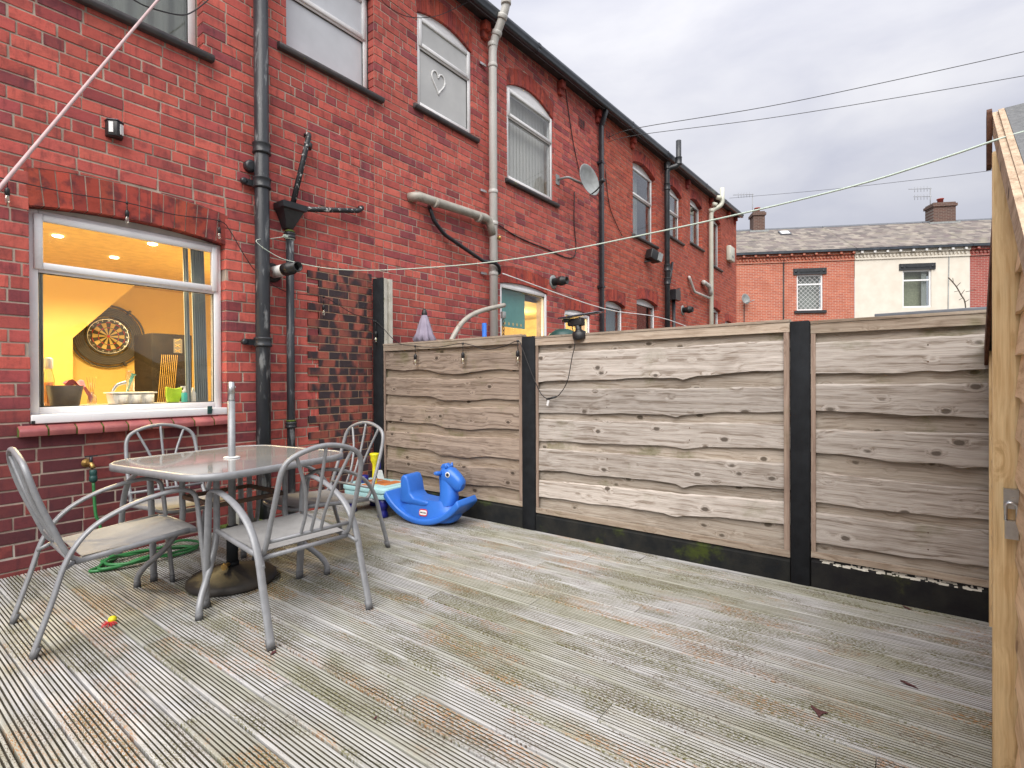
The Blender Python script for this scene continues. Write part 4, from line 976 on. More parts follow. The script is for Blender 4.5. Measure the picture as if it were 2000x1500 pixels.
A_ = wallp(708, 405, -.05); B_ = wallp(586, 408, -.08); m = MB(); m.tube(roundpath([(A_[0], 0, A_[2]), A_, wallp(700, 412, -.06), B_], .03), .024, 14); T.part(m, 'waste_pipe', 'flaky_white')
# boiler flue
fc = wallp(531, 533, 0); T = TB('boiler_flue', (fc[0], 0, fc[2]), 'white boiler flue with a black end sticking out beside the pipes', 'flue')
m = MB(); m.lathe([(.085, 0), (.085, .012), (.06, .03)], fc, (0, -1, 0), 22); T.part(m, 'wall_seal', 'rubber')
m = MB(); m.lathe([(.05, .012), (.05, .30)], fc, (0, -1, 0), 20); T.part(m, 'tube', 'white_paint')
m = MB(); m.lathe([(.054, .22), (.054, .32), (.042, .325), (.042, .42), (.035, .42), (.033, .36)], fc, (0, -1, 0), 20); T.part(m, 'terminal', 'black_plastic')
# neighbour's white soil stack
yp = -.10; X3 = wallp(963.5, 400, yp)[0]; r3 = .055
T = TB('soil_stack', (X3, yp, G0), 'white plastic soil stack passing the gutter of the second house', 'drainpipe')
za = wallp(963, 88, yp)[2]; qa = wallp(974, 52, -.30); qb = wallp(982, 33, -.30)
m = MB(); m.tube(roundpath([(X3, yp, G0), (X3, yp, za), (X3+.02, -.32, za+.42), (X3+.02, -.32, za+2.2)], .12), r3, 20); T.part(m, 'pipe', 'pvc_grey')
for z in (za-.04, za+.10, za+.28, za+.44):
    y = yp+(-.22)*max(0, min(1, (z-za)/.42)); m = MB(); m.lathe([(r3+.008, 0), (r3+.012, .01), (r3+.012, .05), (r3+.008, .06)], (X3+.0+(.01 if z > za else 0), y, z), (0, -.45 if za < z < za+.4 else 0, 1), 18); T.part(m, 'collar', 'pvc_grey')
for py in (133, 378, 440, 538):
    zc = wallp(963, py, yp)[2]; m = MB(); m.lathe([(r3+.006, 0), (r3+.009, .006), (r3+.009, .04), (r3+.006, .046)], (X3, yp, zc), seg=18); T.part(m, 'clip', 'pvc_grey')
    m = MB(); m.bar((X3-.06, -.03, zc+.02), (X3-.17, -.02, zc+.02), .02, .03); T.part(m, 'bracket', 'silver')
A_ = wallp(822, 384, -.12); B_ = wallp(958, 432, yp)
m = MB(); m.tube(roundpath([(A_[0]-.06, 0, A_[2]+.0), (A_[0]-.03, -.10, A_[2]), (X3-.10, yp-.0, wallp(945, 424, yp)[2]), (X3-.01, yp, wallp(950, 455, yp)[2])], .09), .053, 18); T.part(m, 'branch_pipe', 'pvc_pipe')
for f in (.18, .80):
    p_ = A_*(1-f)+B_*f; m = MB(); m.lathe([(.058, -.02), (.061, -.012), (.061, .012), (.058, .02)], p_+np.array([0, .0, -.01]), tuple(B_-A_), 18); T.part(m, 'branch_collar', 'pvc_pipe')
pts = [wallp(838, 403, -.0), wallp(840, 408, -.06), wallp(848, 432, -.07), wallp(868, 458, -.07), wallp(945, 511, -.10), wallp(968, 513, -.2), wallp(976, 523, -.2), wallp(975, 534, -.14), wallp(968, 536, yp)]
m = MB(); m.tube(roundpath(pts, .05), .024, 14); T.part(m, 'waste_pipe', 'pvc_black')
m = MB(); p_ = wallp(973, 464, -.16); m.lathe([(.018, 0), (.018, .02), (.03, .022), (.03, .05)], (X3+.03, yp-.04, p_[2]), (.6, -.8, 0), 14); T.part(m, 'rodding_plug', 'brass')
# further downpipes
yp = -.07; X4 = wallp(1175, 400, yp)[0]
T = TB('downpipe', (X4, yp, G0), 'square black rainwater downpipe beside the satellite dish', 'drainpipe')
m = MB(); zt = zgut(X4)-.02; m.box(X4-.036, X4+.036, yp-.036, yp+.036, G0, zt-.25); T.part(m, 'pipe', 'pvc_black', bevel=.008)
m = MB(); m.bar((X4, yp, zt-.26), (X4, -.17, zt+.01), .07, .07, (1, 0, 0)); T.part(m, 'offset', 'pvc_black', bevel=.006)
for py in (320, 562):
    zc = wallp(1175, py, yp)[2]; m = MB(); m.box(X4-.05, X4+.05, yp-.042, 0, zc, zc+.04); T.part(m, 'clip', 'pvc_black')
yp = -.11; X5 = wallp(1303, 460, yp)[0]
T = TB('iron_soil_stack', (X5, yp, G0), 'black iron soil stack rising above the gutter of the third house', 'drainpipe')
z0_, z1_ = wallp(1303, 330, yp)[2], wallp(1313, 312, -.34)[2]
m = MB(); m.tube(roundpath([(X5, yp, G0), (X5, yp, z0_), (X5+.12, -.34, z1_), (X5+.12, -.34, wallp(1314, 263, -.34)[2])], .1), .06, 18); T.part(m, 'pipe', 'iron_plain')
for py in (332, 372, 530, 556): 
    zc = wallp(1303, py, yp)[2]; m = MB(); collar(m, X5, yp, zc, .062, .16); T.part(m, 'collar', 'iron_plain')
m = MB(); collar(m, X5+.12, -.34, z1_+.02, .062, .18); T.part(m, 'collar', 'iron_plain')
m = MB(); p_ = wallp(1314, 575, -.12); m.box(p_[0]-.02, p_[0]+.32, -.2, -.02, p_[2]-.12, p_[2]+.12); m.tube([(p_[0]+.12, -.1, G0), (p_[0]+.12, -.1, p_[2]-.1)], .04, 12); T.part(m, 'hopper', 'pvc_black')
m = MB(); m.tube(roundpath([wallp(1327, 564, -.02), wallp(1325, 566, -.1), wallp(1318, 570, -.1)], .03), .03, 10); T.part(m, 'waste_pipe', 'pvc_black')
m = MB(); m.tube([wallp(1313, 513, -.03), wallp(1308, 552, -.08)], .03, 10); T.part(m, 'waste_pipe', 'pvc_black')
yp = -.11; X6 = wallp(1389, 500, yp)[0]
T = TB('cream_soil_stack', (X6, yp, G0), 'cream plastic soil stack near the end of the terrace', 'drainpipe')
z0_ = wallp(1389, 412, yp)[2]
m = MB(); m.tube(roundpath([(X6, yp, G0), (X6, yp, z0_), (X6+.2, -.36, wallp(1398, 388, -.36)[2]), (X6+.2, -.36, wallp(1399, 355, -.36)[2])], .12), .062, 16); T.part(m, 'pipe', 'pvc_cream')
for z in (z0_-.05, z0_+.12, z0_+.3): 
    m = MB(); m.lathe([(.07, 0), (.07, .1)], (X6+.1*max(0, (z-z0_)/.42), yp-.25*max(0, (z-z0_)/.42), z), (0, -.4 if z > z0_ else 0, 1), 14); T.part(m, 'collar', 'pvc_cream')
m = MB(); m.tube(roundpath([wallp(1346, 541, 0), wallp(1346, 541, -.06), wallp(1356, 570, -.07), wallp(1385, 582, -.1)], .06), .035, 10); T.part(m, 'waste_pipe', 'pvc_grey')
m = MB(); m.tube(roundpath([wallp(1374, 551, 0), wallp(1374, 551, -.1), wallp(1386, 560, yp), wallp(1388, 575, yp)], .1), .06, 12); T.part(m, 'branch_pipe', 'pvc_grey')
# satellite dish
dcn = wallp(1150, 352, -.42); T = TB('satellite_dish', (dcn[0], 0, dcn[2]), 'grey satellite dish on the wall of the second house', 'satellite dish')
ax = np.array([-.12, -.97, .16]); ax /= np.linalg.norm(ax)
m = MB(); m.lathe([(.012, -.055), (.12, -.045), (.2, -.02), (.25, .012), (.262, .018), (.25, .02), (.2, -.012), (.12, -.037), (.01, -.047)], dcn, ax, 28); T.part(m, 'reflector', 'dish_grey')
m = MB(); b0 = dcn-ax*.05; wpt = np.array([dcn[0]-.28, 0, dcn[2]+.02]); m.tube(roundpath([b0, b0-ax*.06+np.array([0, 0, -.02]), (wpt[0], -.2, wpt[2]), wpt], .05), .02, 10); m.box(wpt[0]-.05, wpt[0]+.05, -.012, 0, wpt[2]-.08, wpt[2]+.08); T.part(m, 'bracket', 'dish_grey')
tip = dcn+ax*.30+np.array([.0, 0, -.12]); m = MB(); m.tube(spline([dcn+np.array([0, -.02, -.24]), dcn+ax*.16+np.array([0, 0, -.22]), tip], 5), .011, 8); T.part(m, 'feed_arm', 'black_plastic')
m = MB(); m.lathe([(.03, 0), (.035, .04), (.025, .09)], tip, tuple(-ax), 12); T.part(m, 'receiver', 'black_plastic')
# vents, lamps and small boxes on the wall
def vent(px, py, label):
    p_ = wallp(px, py, -.004); T = TB('air_vent', (p_[0], 0, p_[2]), label, 'vent', 'terracotta air vents'); m = MB(); m.box(p_[0]-.115, p_[0]+.115, -.006, .0, p_[2]-.085, p_[2]+.085); T.part(m, 'plate', 'arch_brick')
    for i in range(3):
        for k in range(3): m = MB(); m.box(p_[0]-.085+i*.063, p_[0]-.04+i*.063, -.0075, -.005, p_[2]-.066+k*.046, p_[2]-.034+k*.046); T.part(m, 'opening', 'rubber')
vent(1136, 241, 'terracotta air vent left of the square black downpipe'); vent(1187, 263, 'terracotta air vent right of the square black downpipe')
p_ = wallp(226, 252, -.05); T = TB('wall_light', (p_[0], 0, p_[2]), 'small black solar wall light above the kitchen window', 'wall light')
m = MB(); m.prism([(-.05, .0), (.05, .0), (.045, -.05), (.0, -.085), (-.045, -.05)], (p_[0], 0, p_[2]-.055), (1, 0, 0), (0, 1, 0), (0, 0, 1), 0, .105); T.part(m, 'body', 'black_plastic', bevel=.004)
for s_ in (-1, 1):
    a_ = np.array([p_[0]+s_*.045, -.05, p_[2]]); b_ = np.array([p_[0], -.085, p_[2]]); c_ = (a_+b_)/2; d_ = (b_-a_)/np.linalg.norm(b_-a_); nn = np.array([s_*.6, -.8, 0])
    m = MB(); m.obox(c_+nn*.003-d_*.008, d_, (0, 0, 1), nn, .013, .036, .004); T.part(m, 'diffuser', 'white_plastic')
m = MB(); m.prism([(-.055, .0), (.055, .0), (.05, -.054), (.0, -.092), (-.05, -.054)], (p_[0], 0, p_[2]+.05), (1, 0, 0), (0, 1, 0), (0, 0, 1), 0, .008); T.part(m, 'lid', 'solar', bevel=.002)
p_ = wallp(1275, 500, -.15); T = TB('flood_light', (p_[0], 0, p_[2]), 'black flood light on the third house below the upstairs window', 'flood light')
m = MB(); m.obox(p_, (.9, -.3, -.3), (.3, .95, 0), (.29, -.09, .95), .14, .09, .11); T.part(m, 'housing', 'black_plastic', bevel=.015)
m = MB(); m.obox(p_+np.array([.10, -.08, -.03]), (.9, -.3, -.3), (.3, .95, 0), (.29, -.09, .95), .06, .07, .09); T.part(m, 'lens', 'dish_grey')
m = MB(); m.bar((p_[0]-.1, 0, p_[2]-.12), p_+np.array([0, 0, -.1]), .04, .03); T.part(m, 'bracket', 'black_plastic')
def flue(px, py, r, label):
    p_ = wallp(px, py, 0); T = TB('wall_flue', (p_[0], 0, p_[2]), label, 'flue'); m = MB(); m.lathe([(r*1.8, 0), (r*1.8, .01), (r, .012)], p_, (0, -1, 0), 18); T.part(m, 'seal', 'dish_grey')
    m = MB(); m.lathe([(r, .01), (r, .12), (r*1.25, .13), (r*1.25, .19), (r, .195), (r, .26), (r*.8, .26), (r*.75, .2)], p_, (0, -1, 0), 18); T.part(m, 'terminal', 'black_plastic')
flue(1080, 551, .06, 'black boiler flue above the door of the second house'); flue(1333, 606, .07, 'small black flue low on the end house')
p_ = wallp(1432, 500, -.1); T = TB('alarm_box', (p_[0], 0, p_[2]), 'cream alarm box at the far corner of the terrace', 'alarm box')
m = MB(); m.box(p_[0]-.45, p_[0]+.06, -.14, 0, p_[2]-.21, p_[2]+.26); T.part(m, 'cover', 'pvc_cream', bevel=.03)
m = MB(); m.box(p_[0]-.3, p_[0]-.1, -.145, -.138, p_[2]-.1, p_[2]-.04); T.part(m, 'badge', 'dish_grey')
# ------------------------------------------------------------------ tap and hose
p_ = wallp(177, 905, -.05); T = TB('garden_tap', (p_[0], 0, p_[2]), 'brass garden tap on the dark bricks under the kitchen sill', 'tap')
m = MB(); m.lathe([(.03, 0), (.03, .006), (.012, .012), (.012, .03)], (p_[0]-.01, 0, p_[2]), (0, -1, 0), 16); m.tube(roundpath([(p_[0]-.01, -.02, p_[2]), (p_[0], -.07, p_[2]), (p_[0]+.005, -.085, p_[2]-.03)], .02), .014, 12); T.part(m, 'body', 'brass')
m = MB(); m.tube([(p_[0], -.06, p_[2]), (p_[0], -.06, p_[2]+.045)], .009, 10); m.bar((p_[0]-.035, -.06, p_[2]+.05), (p_[0]+.035, -.06, p_[2]+.05), .009, .008); T.part(m, 'handle', 'iron_plain')
hx, hy, hz = p_[0]+.005, -.085, p_[2]-.04
m = MB(); m.lathe([(.016, 0), (.021, -.006), (.021, -.035), (.018, -.04), (.023, -.045), (.023, -.075), (.014, -.085)], (hx, hy, hz), seg=16); T.part(m, 'connector', 'green_dark')
hose = [(hx, hy, hz-.08), (hx+.01, hy-.005, hz-.3), (hx+.03, hy-.01, .25), (hx+.05, hy-.03, .06), (hx+.10, -.16, .012)]
for k in range(26):
    a = k*.62; rr = .19+.03*math.sin(k*1.7); hose.append((1.36+rr*1.5*math.cos(a+2.6), -.34+rr*.62*math.sin(a+2.6), .012+.006*(k/5)+(.03 if k % 7 == 3 else 0)))
m = MB(); m.tube(spline(hose, 5), .0095, 8); m.build('garden_hose', 'green_hose', None, label='green garden hose from the tap, coiled on the deck under the chair', cat='hose')
# ------------------------------------------------------------------ fence
def zf(px, py): return float(fenp(px, py, XF)[2])
def yf(px, py=800): return float(fenp(px, py, XF)[1])
T_F = {}
def fence_panel(name_label, y0, y1, rows, wave, mat, xface, ztop, zrail_t, zrail_b, zbot, cap=True, frame='fence_grey_frame', batl=True, batr=True):
    """y0 nearer the house. rows: front boards (zt_left, zt_right, zb_left, zb_right); left is the house end"""
    T = TB('lap_fence', (xface, (y0+y1)/2, zbot), name_label, 'fence panel', 'waney lap fence panels')
    L = y0-y1
    def strip(zt, zb, x, th, amp, seed, name, taper=.0):
        n = 40; R = random.Random(seed); ph = [R.uniform(0, 6.3) for _ in range(4)]; vs = []; jx, ja = R.uniform(-.03, .03), R.uniform(.55, 1.25)
        for k in range(n+1):
            u = k/n; y = y0-L*u
            wv = wave(min(1, max(0, u+jx)))*amp*ja+.002*math.sin(u*31+ph[0])+.0012*math.sin(u*67+ph[1]); wt = .35*wave(u)*amp+.001*math.sin(u*41+ph[2])+.0012*math.sin(u*83+ph[3])
            a, b = zt[0]+(zt[1]-zt[0])*u+wt, zb[0]+(zb[1]-zb[0])*u+wv
            bow = .003*math.sin(u*9+ph[1])
            wv2 = .0025*math.sin(u*53+ph[2])
            vs += [(x+bow-th, y, b), (x+bow-th*.75, y, a-.010+wv2), (x+bow-th*.2, y, a), (x+bow, y, a), (x+bow, y, b)]
        fs = [(5*k+i, 5*k+(i+1) % 5, 5*k+5+(i+1) % 5, 5*k+5+i) for k in range(n) for i in range(5)]+[(0, 1, 2, 3, 4), (5*n+4, 5*n+3, 5*n+2, 5*n+1, 5*n)]
        m = MB(); m.add(vs, fs); T.part(m, name, mat if name == 'board' else mat+'_back')
    prev = None
    for i, (tl, tr, bl, br) in enumerate(rows):
        strip((tl, tr), (bl, br), xface+.014, .016, 1.0, i*5+int(abs(y0)*10), 'board')
    # boards behind, showing between the front ones
    tops = [(ztop-.03, ztop-.03)]+[(r[2], r[3]) for r in rows]; bots = [(r[0], r[1]) for r in rows]+[(zrail_b+.01, zrail_b+.01)]
    for i in range(len(tops)):
        strip((tops[i][0]+.045, tops[i][1]+.045), (bots[i][0]-.04 if i < len(rows) else bots[i][0], bots[i][1]-.04 if i < len(rows) else bots[i][1]), xface+.031, .008, .12, 900+i, 'back_board')
    # rails and battens
    m = MB(); m.box(xface-.012, xface+.0, y1+.002, y0-.002, ztop-.058, ztop-.002); T.part(m, 'top_rail', frame)
    m = MB(); m.box(xface-.016, xface+.05, y1+.001, y0-.001, ztop, ztop+.016); T.part(m, 'capping', frame)
    m = MB(); m.box(xface-.012, xface+.0, y1+.002, y0-.002, zrail_b, zrail_t); T.part(m, 'bottom_rail', frame)
    for ok, (a, b) in ((batl, (y0-.026, y0-.003)), (batr, (y1+.003, y1+.034))):
        if ok: m = MB(); m.box(xface-.0105, xface-.001, a, b, zrail_t+.001, ztop-.059); T.part(m, 'batten', 'fence_batten')
    # nail heads in pairs over the battens
    for i, (tl, tr, bl, br) in enumerate(rows):
        for u in (.012, .34, .67, .985):
            for f in (.25, .75):
                z_ = (tl+(tr-tl)*u)*f+(bl+(br-bl)*u)*(1-f); m = MB(); m.lathe([(.0045, 0), (.004, .0012)], (xface+.0005+.004*f, y0-L*u-.004, z_), (-1, 0, 0), 8); T.part(m, 'nail', 'metal_rust')
    return T
YA0, YA1 = -.215, -1.962; YB0, YB1 = -2.092, -3.926; YC0, YC1 = -4.032, -5.6
xl, xr = 756, 1017
rows1 = [(zf(xl, a), zf(xr, b), zf(xl, c), zf(xr, d)) for a, b, c, d in ((686, 690, 724, 724), (738, 738, 772.5, 783), (792, 796, 824, 841.5), (843, 858, 872, 901), (896, 919, 920, 959))]
w1f = lambda u: .016*math.sin(u*7.2+.4)+.010*math.sin(u*15+2.0)-.018*math.exp(-((u-.47)/.05)**2)
fence_panel('brown wavy-edged fence panel behind the rocking horse', YA0, YA1, rows1, w1f, 'fence_brown', XF+.012, zf(900, 662)-.012, zf(1017, 979), zf(1017, 989), .14)
xl, xr = 1053, 1533
rows2 = [(zf(xl, a), zf(xr, b), zf(xl, c), zf(xr, d)) for a, b, c, d in ((690, 664, 748, 723), (760, 755, 809, 805), (820, 827, 863, 877), (877, 906, 921, 957), (939, 981, 973, 1026))]
w2f = lambda u: .007*math.sin(u*6.2+1.0)+.004*math.sin(u*17)-.018*math.exp(-((u-.64)/.022)**2)
fence_panel('long pale grey fence panel with knots in the middle of the fence', YB0, YB1, rows2, w2f, 'fence_grey', XF+.012, zf(1300, 641)-.012, zf(1050, 992), zf(1050, 1001.5), .15)
xl, xr = 1592, 1925
rows3 = [(zf(xl, a), zf(xr, b), zf(xl, c), zf(xr, d)) for a, b, c, d in ((670, 650, 732, 718), (751, 747, 803, 814), (840, 846, 887, 911), (922, 955, 985, 1013), (1003, 1037, 1062, 1106))]
kx = (YC0-YC1)/(YC0+4.79)       # rows were read at the shed, the panel runs on behind it
rows3 = [(a, a+(b-a)*kx, c, c+(d-c)*kx) for a, b, c, d in rows3]
w3f = lambda u: .006*math.sin(u*7+2)+.004*math.sin(u*19)-.012*math.exp(-((u-.42)/.03)**2)
fence_panel('pale grey fence panel between the wide black post and the shed', YC0, YC1, rows3, w3f, 'fence_grey', XF+.012, zf(1740, 618)-.012, zf(1590, 1078), zf(1590, 1089), .165, batr=False)
def post(label, y0, y1, ztop, mat='post_black', x1=XF+.10, side=None):
    T = TB('fence_post', (XF, (y0+y1)/2, G0), label, 'fence post', 'black fence posts'); m = MB(); m.box(XF-.012, x1, y1, y0, G0, ztop)
    T.part(m, 'post', mat, bevel=.006, bseg=1); return T
post('narrow black fence post with the last string light bulb', YA1-.002, YB0+.002, zf(1033, 657)); post('wide black fence post nearest the shed', YB1-.002, YC0+.002, zf(1562, 627))
T = TB('corner_fence_post', (XF, -.13, G0), 'tall concrete fence post, painted black in front, at the brick pier', 'fence post')
zt = zf(741, 543); m = MB(); m.box(XF-.012, XF+.016, YA0+.002, -.062, G0, zt); T.part(m, 'painted_face', 'post_black', bevel=.004, bseg=1)
m = MB(); m.box(XF+.0165, XF+.05, YA0-.0, -.064, G0, zt-.004); m.box(XF+.05, XF+.085, YA0+.02, -.064, G0, zt-.004); m.box(XF+.085, XF+.125, YA0, -.064, G0, zt-.004); T.part(m, 'concrete_body', 'concrete')
for i, (y0, y1, ztp, mt, lb) in enumerate(((YA0, YA1, zf(1017, 990), 'gravel_black', 'black gravel board under the brown fence panel'), (YB0, YB1, zf(1053, 1003), 'gravel_black', 'long black gravel board with moss at its house end'), (YC0, YC1, zf(1592, 1091), 'gravel_worn', 'black gravel board with flaking paint beside the shed'))):
    T = TB('gravel_board', (XF, (y0+y1)/2, G0), lb, 'gravel board', 'black gravel boards'); m = MB(); zz = ztp-.004
    m.prism([(XF-.0, G0), (XF-.0, zz-.018), (XF+.016, zz), (XF+.055, zz), (XF+.055, G0)], (0, 0, 0), (1, 0, 0), (0, 0, 1), (0, 1, 0), y1+.003, y0-.003); T.part(m, 'board', mt)
    if i == 2:
        R = random.Random(5); m = MB()
        for k in range(120):
            y = R.uniform(-4.78, y0-.06); t = R.random(); w = R.uniform(.003, .016); h = R.uniform(.002, .006)
            cx_, cz_ = XF+.016*t, zz-.018+.018*t; m.obox((cx_-.0006, y, cz_+.0006), (0, 1, 0), (.66, 0, .75), (-.75, 0, .66), w, h, .0004)
        T.part(m, 'bare_patch', 'concrete', kind='stuff')
# ------------------------------------------------------------------ shed
SO = np.array([3.46, -4.832, 0.0]); sa = math.radians(3.6)
SU = np.array([-math.cos(sa), math.sin(sa), 0]); SN = np.array([math.sin(sa), math.cos(sa), 0]); SZ = np.array([0, 0, 1.0])
SW, SE, SAP = 2.34, 1.36, 2.04
T = TB('garden_shed', (SO[0]-1.1, SO[1]-.5, 0), 'golden brown timber shed with overlapping boards at the right edge', 'shed')
def sp(u, n, z): return SO+SU*u+SN*n+SZ*z
def roofz(u): return SE+(SAP-SE)*(1-abs(u-SW/2)/(SW/2))
UPOST = 1.36
row = .118; z = -.03; k = 0
while z < SAP-.06:
    z1 = z+row+.018
    for (ua, ub) in ((.0, UPOST-.002), (UPOST+.050, SW)):
        # keep under the roof line
        def lim(zz): 
            if zz <= SE: return (0, SW)
            d = (SAP-zz)/(SAP-SE)*SW/2; return (SW/2-d, SW/2+d)
        l0 = lim(z1); a = max(ua, l0[0]); b = min(ub, l0[1])
        if b-a < .03: continue
        m = MB(); l1 = lim(z); a0 = max(ua, l1[0]); b0 = min(ub, l1[1]); n = 14
        vs = []; R = random.Random(k*3+int(ua*10))
        ph = R.uniform(0, 6)
        for i in range(n+1):
            t = i/n; w = .004*math.sin(t*8+ph)+.003*math.sin(t*21+ph*2)
            ul, uh = a0+(b0-a0)*t, a+(b-a)*t
            vs += [sp(ul, .022, z+w), sp(ul, .010, z+w), sp(uh, .001, z1), sp(uh, .007, z1)]
        m.add(vs, [(4*i+j, 4*i+(j+1) % 4, 4*i+4+(j+1) % 4, 4*i+4+j) for i in range(n) for j in range(4)]+[(0, 1, 2, 3), (4*n+3, 4*n+2, 4*n+1, 4*n)])
        T.part(m, 'board', 'shed_board')
    z += row; k += 1
m = MB(); m.prism([(0.01, -.04), (SW-.01, -.04), (SW-.01, SE), (SW/2, SAP-.01), (.01, SE)], SO, SU, SZ, SN, -1.9, -.004); T.part(m, 'core', 'shed_board')
m = MB(); m.prism([(UPOST, -.03), (UPOST+.046, -.03), (UPOST+.046, roofz(UPOST+.046)-.05), (UPOST, roofz(UPOST)-.05)], SO, SU, SZ, SN, -.004, .068); T.part(m, 'door_post', 'shed_post', bevel=.003, bseg=1)
m = MB(); m.prism([(.0, -.03), (.04, -.03), (.04, SE-.02), (.0, SE-.02)], SO, SU, SZ, SN, .003, .03); T.part(m, 'corner_post', 'shed_post')
for sgn in (0, 1):       # roof slopes: boarding and felt
    e0, e1 = ((-.06, SE-.035), (SW/2, SAP+.01)) if sgn == 0 else ((SW+.06, SE-.035), (SW/2, SAP+.01))
    m = MB(); m.prism([e0, e1, (e1[0], e1[1]+.016), (e0[0], e0[1]+.016)], SO, SU, SZ, SN, -2.0, .025); T.part(m, 'roof_boarding', 'shed_barge')
    m = MB(); m.prism([(e0[0], e0[1]+.017), (e1[0], e1[1]+.017), (e1[0], e1[1]+.022), (e0[0], e0[1]+.022)], SO, SU, SZ, SN, -2.03, .031); T.part(m, 'felt', 'felt')
    d = np.array(e1)-np.array(e0); 
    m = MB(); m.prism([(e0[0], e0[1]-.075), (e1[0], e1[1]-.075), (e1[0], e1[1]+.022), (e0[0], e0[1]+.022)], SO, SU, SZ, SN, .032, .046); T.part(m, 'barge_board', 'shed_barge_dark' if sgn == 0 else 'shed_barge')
    if sgn: m = MB(); m.prism([(e0[0], e0[1]-.045), (e1[0]-.02, e1[1]-.045), (e1[0]-.02, e1[1]+.024), (e0[0], e0[1]+.024)], SO, SU, SZ, SN, .0465, .060); T.part(m, 'barge_strip', 'shed_barge')
m = MB(); m.prism([(SW/2-.03, SAP-.15), (SW/2+.03, SAP-.15), (SW/2+.03, SAP+.02), (SW/2, SAP+.04), (SW/2-.03, SAP+.02)], SO, SU, SZ, SN, .061, .074); T.part(m, 'finial', 'shed_barge_dark')
for zz in (1.50, .98, .20):
    m = MB(); m.obox(sp(UPOST-.05, .032, zz), SU, SN, SZ, .05, .006, .022); m.lathe([(.008, -.035), (.008, .035)], sp(UPOST-.008, .04, zz), seg=10); T.part(m, 'hinge', 'silver')
m = MB(); m.obox(sp(UPOST+.058, .03, .86), SU, SN, SZ, .010, .016, .028); T.part(m, 'hasp', 'silver')
m = MB(); m.tube(roundpath([sp(UPOST+.075, .042, .80), sp(UPOST+.075, .042, .85), sp(UPOST+.075, .018, .85), sp(UPOST+.075, .018, .80)], .014), .004, 8); m.obox(sp(UPOST+.075, .03, .775), SU, SN, SZ, .009, .014, .026)
m.build('padlock', 'silver', None, label='shiny padlock hanging on the shed door hasp', cat='padlock')
# ------------------------------------------------------------------ patio chairs
def chair(label, x, y, rz):
    t = thing('patio_chair', (x, y, 0), label, 'chair', 'grey metal patio chairs round the table'); t.rotation_euler = (0, 0, rz); return t
def P(mb, name, mat, t, **k): return mb.build(name, mat, t, **k)
def fill_chair(t):
    hw = .265
    for s_ in (-1, 1):
        pth = [(s_*hw, -.355, .012), (s_*hw, -.29, .22), (s_*hw, -.235, .40), (s_*hw, -.15, .52), (s_*hw, -.02, .595), (s_*hw, .13, .635), (s_*hw, .235, .640), (s_*hw, .285, .615), (s_*hw, .303, .555), (s_*hw, .318, .40), (s_*hw, .352, .012)]
        m = MB(); m.tube(spline(pth, 6), .0185, 14, side=(1, 0, 0), r2=.0115); sf = P(m, 'side_frame', 'metal_grey', t)
        for (yy, dy) in ((-.355, .02), (.352, -.004)):
            m = MB(); m.tube([(s_*hw, yy, 0), (s_*hw, yy+dy, .045)], .0205, 14, side=(1, 0, 0), r2=.0135); q = m.build('foot_cap', 'plastic_cap', sf)
        m = MB(); m.tube(roundpath([(s_*.235, -.20, .375), (s_*.235, .0, .392), (s_*.235, .275, .418)], .05), .011, 10, side=(1, 0, 0), r2=.014); m.tube([(s_*.235, -.205, .375), (s_*.255, -.262, .345)], .010, 8); P(m, 'seat_rail', 'metal_grey', t)
    # back hoop: both uprights and the arched top are one bent tube
    def bk(x, v): 
        return (x, -.215-.165*v-.018*math.sin(v*3.1), .40+.495*v)
    hoop = [(-.233, -.02, .392), (-.232, -.13, .378), bk(-.228, .0), bk(-.226, .3), bk(-.222, .60), bk(-.212, .80), bk(-.175, .905), bk(-.09, .975), bk(0, 1.0), bk(.09, .975), bk(.175, .905), bk(.212, .80), bk(.222, .60), bk(.226, .3), bk(.228, .0), (.232, -.13, .378), (.233, -.02, .392)]
    m = MB(); m.tube(spline(hoop, 6), .0125, 12); P(m, 'back_frame', 'metal_grey', t)
    m = MB(); m.tube([bk(-.226, .10), bk(.226, .10)], .0095, 10); P(m, 'crossbar', 'metal_grey', t)
    m = MB(); m.tube([(-.229, -.205, .372), (.229, -.205, .372)], .011, 10); P(m, 'rear_bar', 'metal_grey', t)
    for c in ([bk(0, .10), bk(0, .5), bk(0, .995)], [bk(-.055, .10), bk(-.055, .33), bk(-.085, .60), bk(-.15, .925)], [bk(.055, .10), bk(.055, .33), bk(.085, .60), bk(.15, .925)]):
        m = MB(); m.tube(spline(c, 7), .0085, 10); P(m, 'spindle', 'metal_grey', t)
    m = MB(); m.tube(spline([(-.234, .27, .417), (-.20, .315, .402), (-.1, .335, .393), (.1, .335, .393), (.20, .315, .402), (.234, .27, .417)], 6), .0125, 10); P(m, 'front_bar', 'metal_grey', t)
    nx, ny = 12, 12; vs = []
    for lay in (0, -.004):
        for i in range(nx+1):
            for k in range(ny+1):
                u, v = i/nx*2-1, k/ny; sag = .018*(1-u*u)*math.sin(math.pi*min(1, v*1.05)); yy = -.175+.478*v
                vs.append((u*.228, yy+(.022*(1-u*u) if v > .95 else 0), .388+.030*v-sag-(.012 if v > .95 else 0)+lay+.006))
    n1 = (nx+1)*(ny+1); fs = []
    for i in range(nx):
        for k in range(ny):
            a = i*(ny+1)+k; fs += [(a, a+ny+1, a+ny+2, a+1), (n1+a, n1+a+1, n1+a+ny+2, n1+a+ny+1)]
    m = MB(); m.add(vs, fs, True); P(m, 'seat', 'sling', t, fixn=False)
c1 = chair('grey metal patio chair nearest the camera, seen from behind', 1.495, -1.845, math.radians(-1.5)); fill_chair(c1)
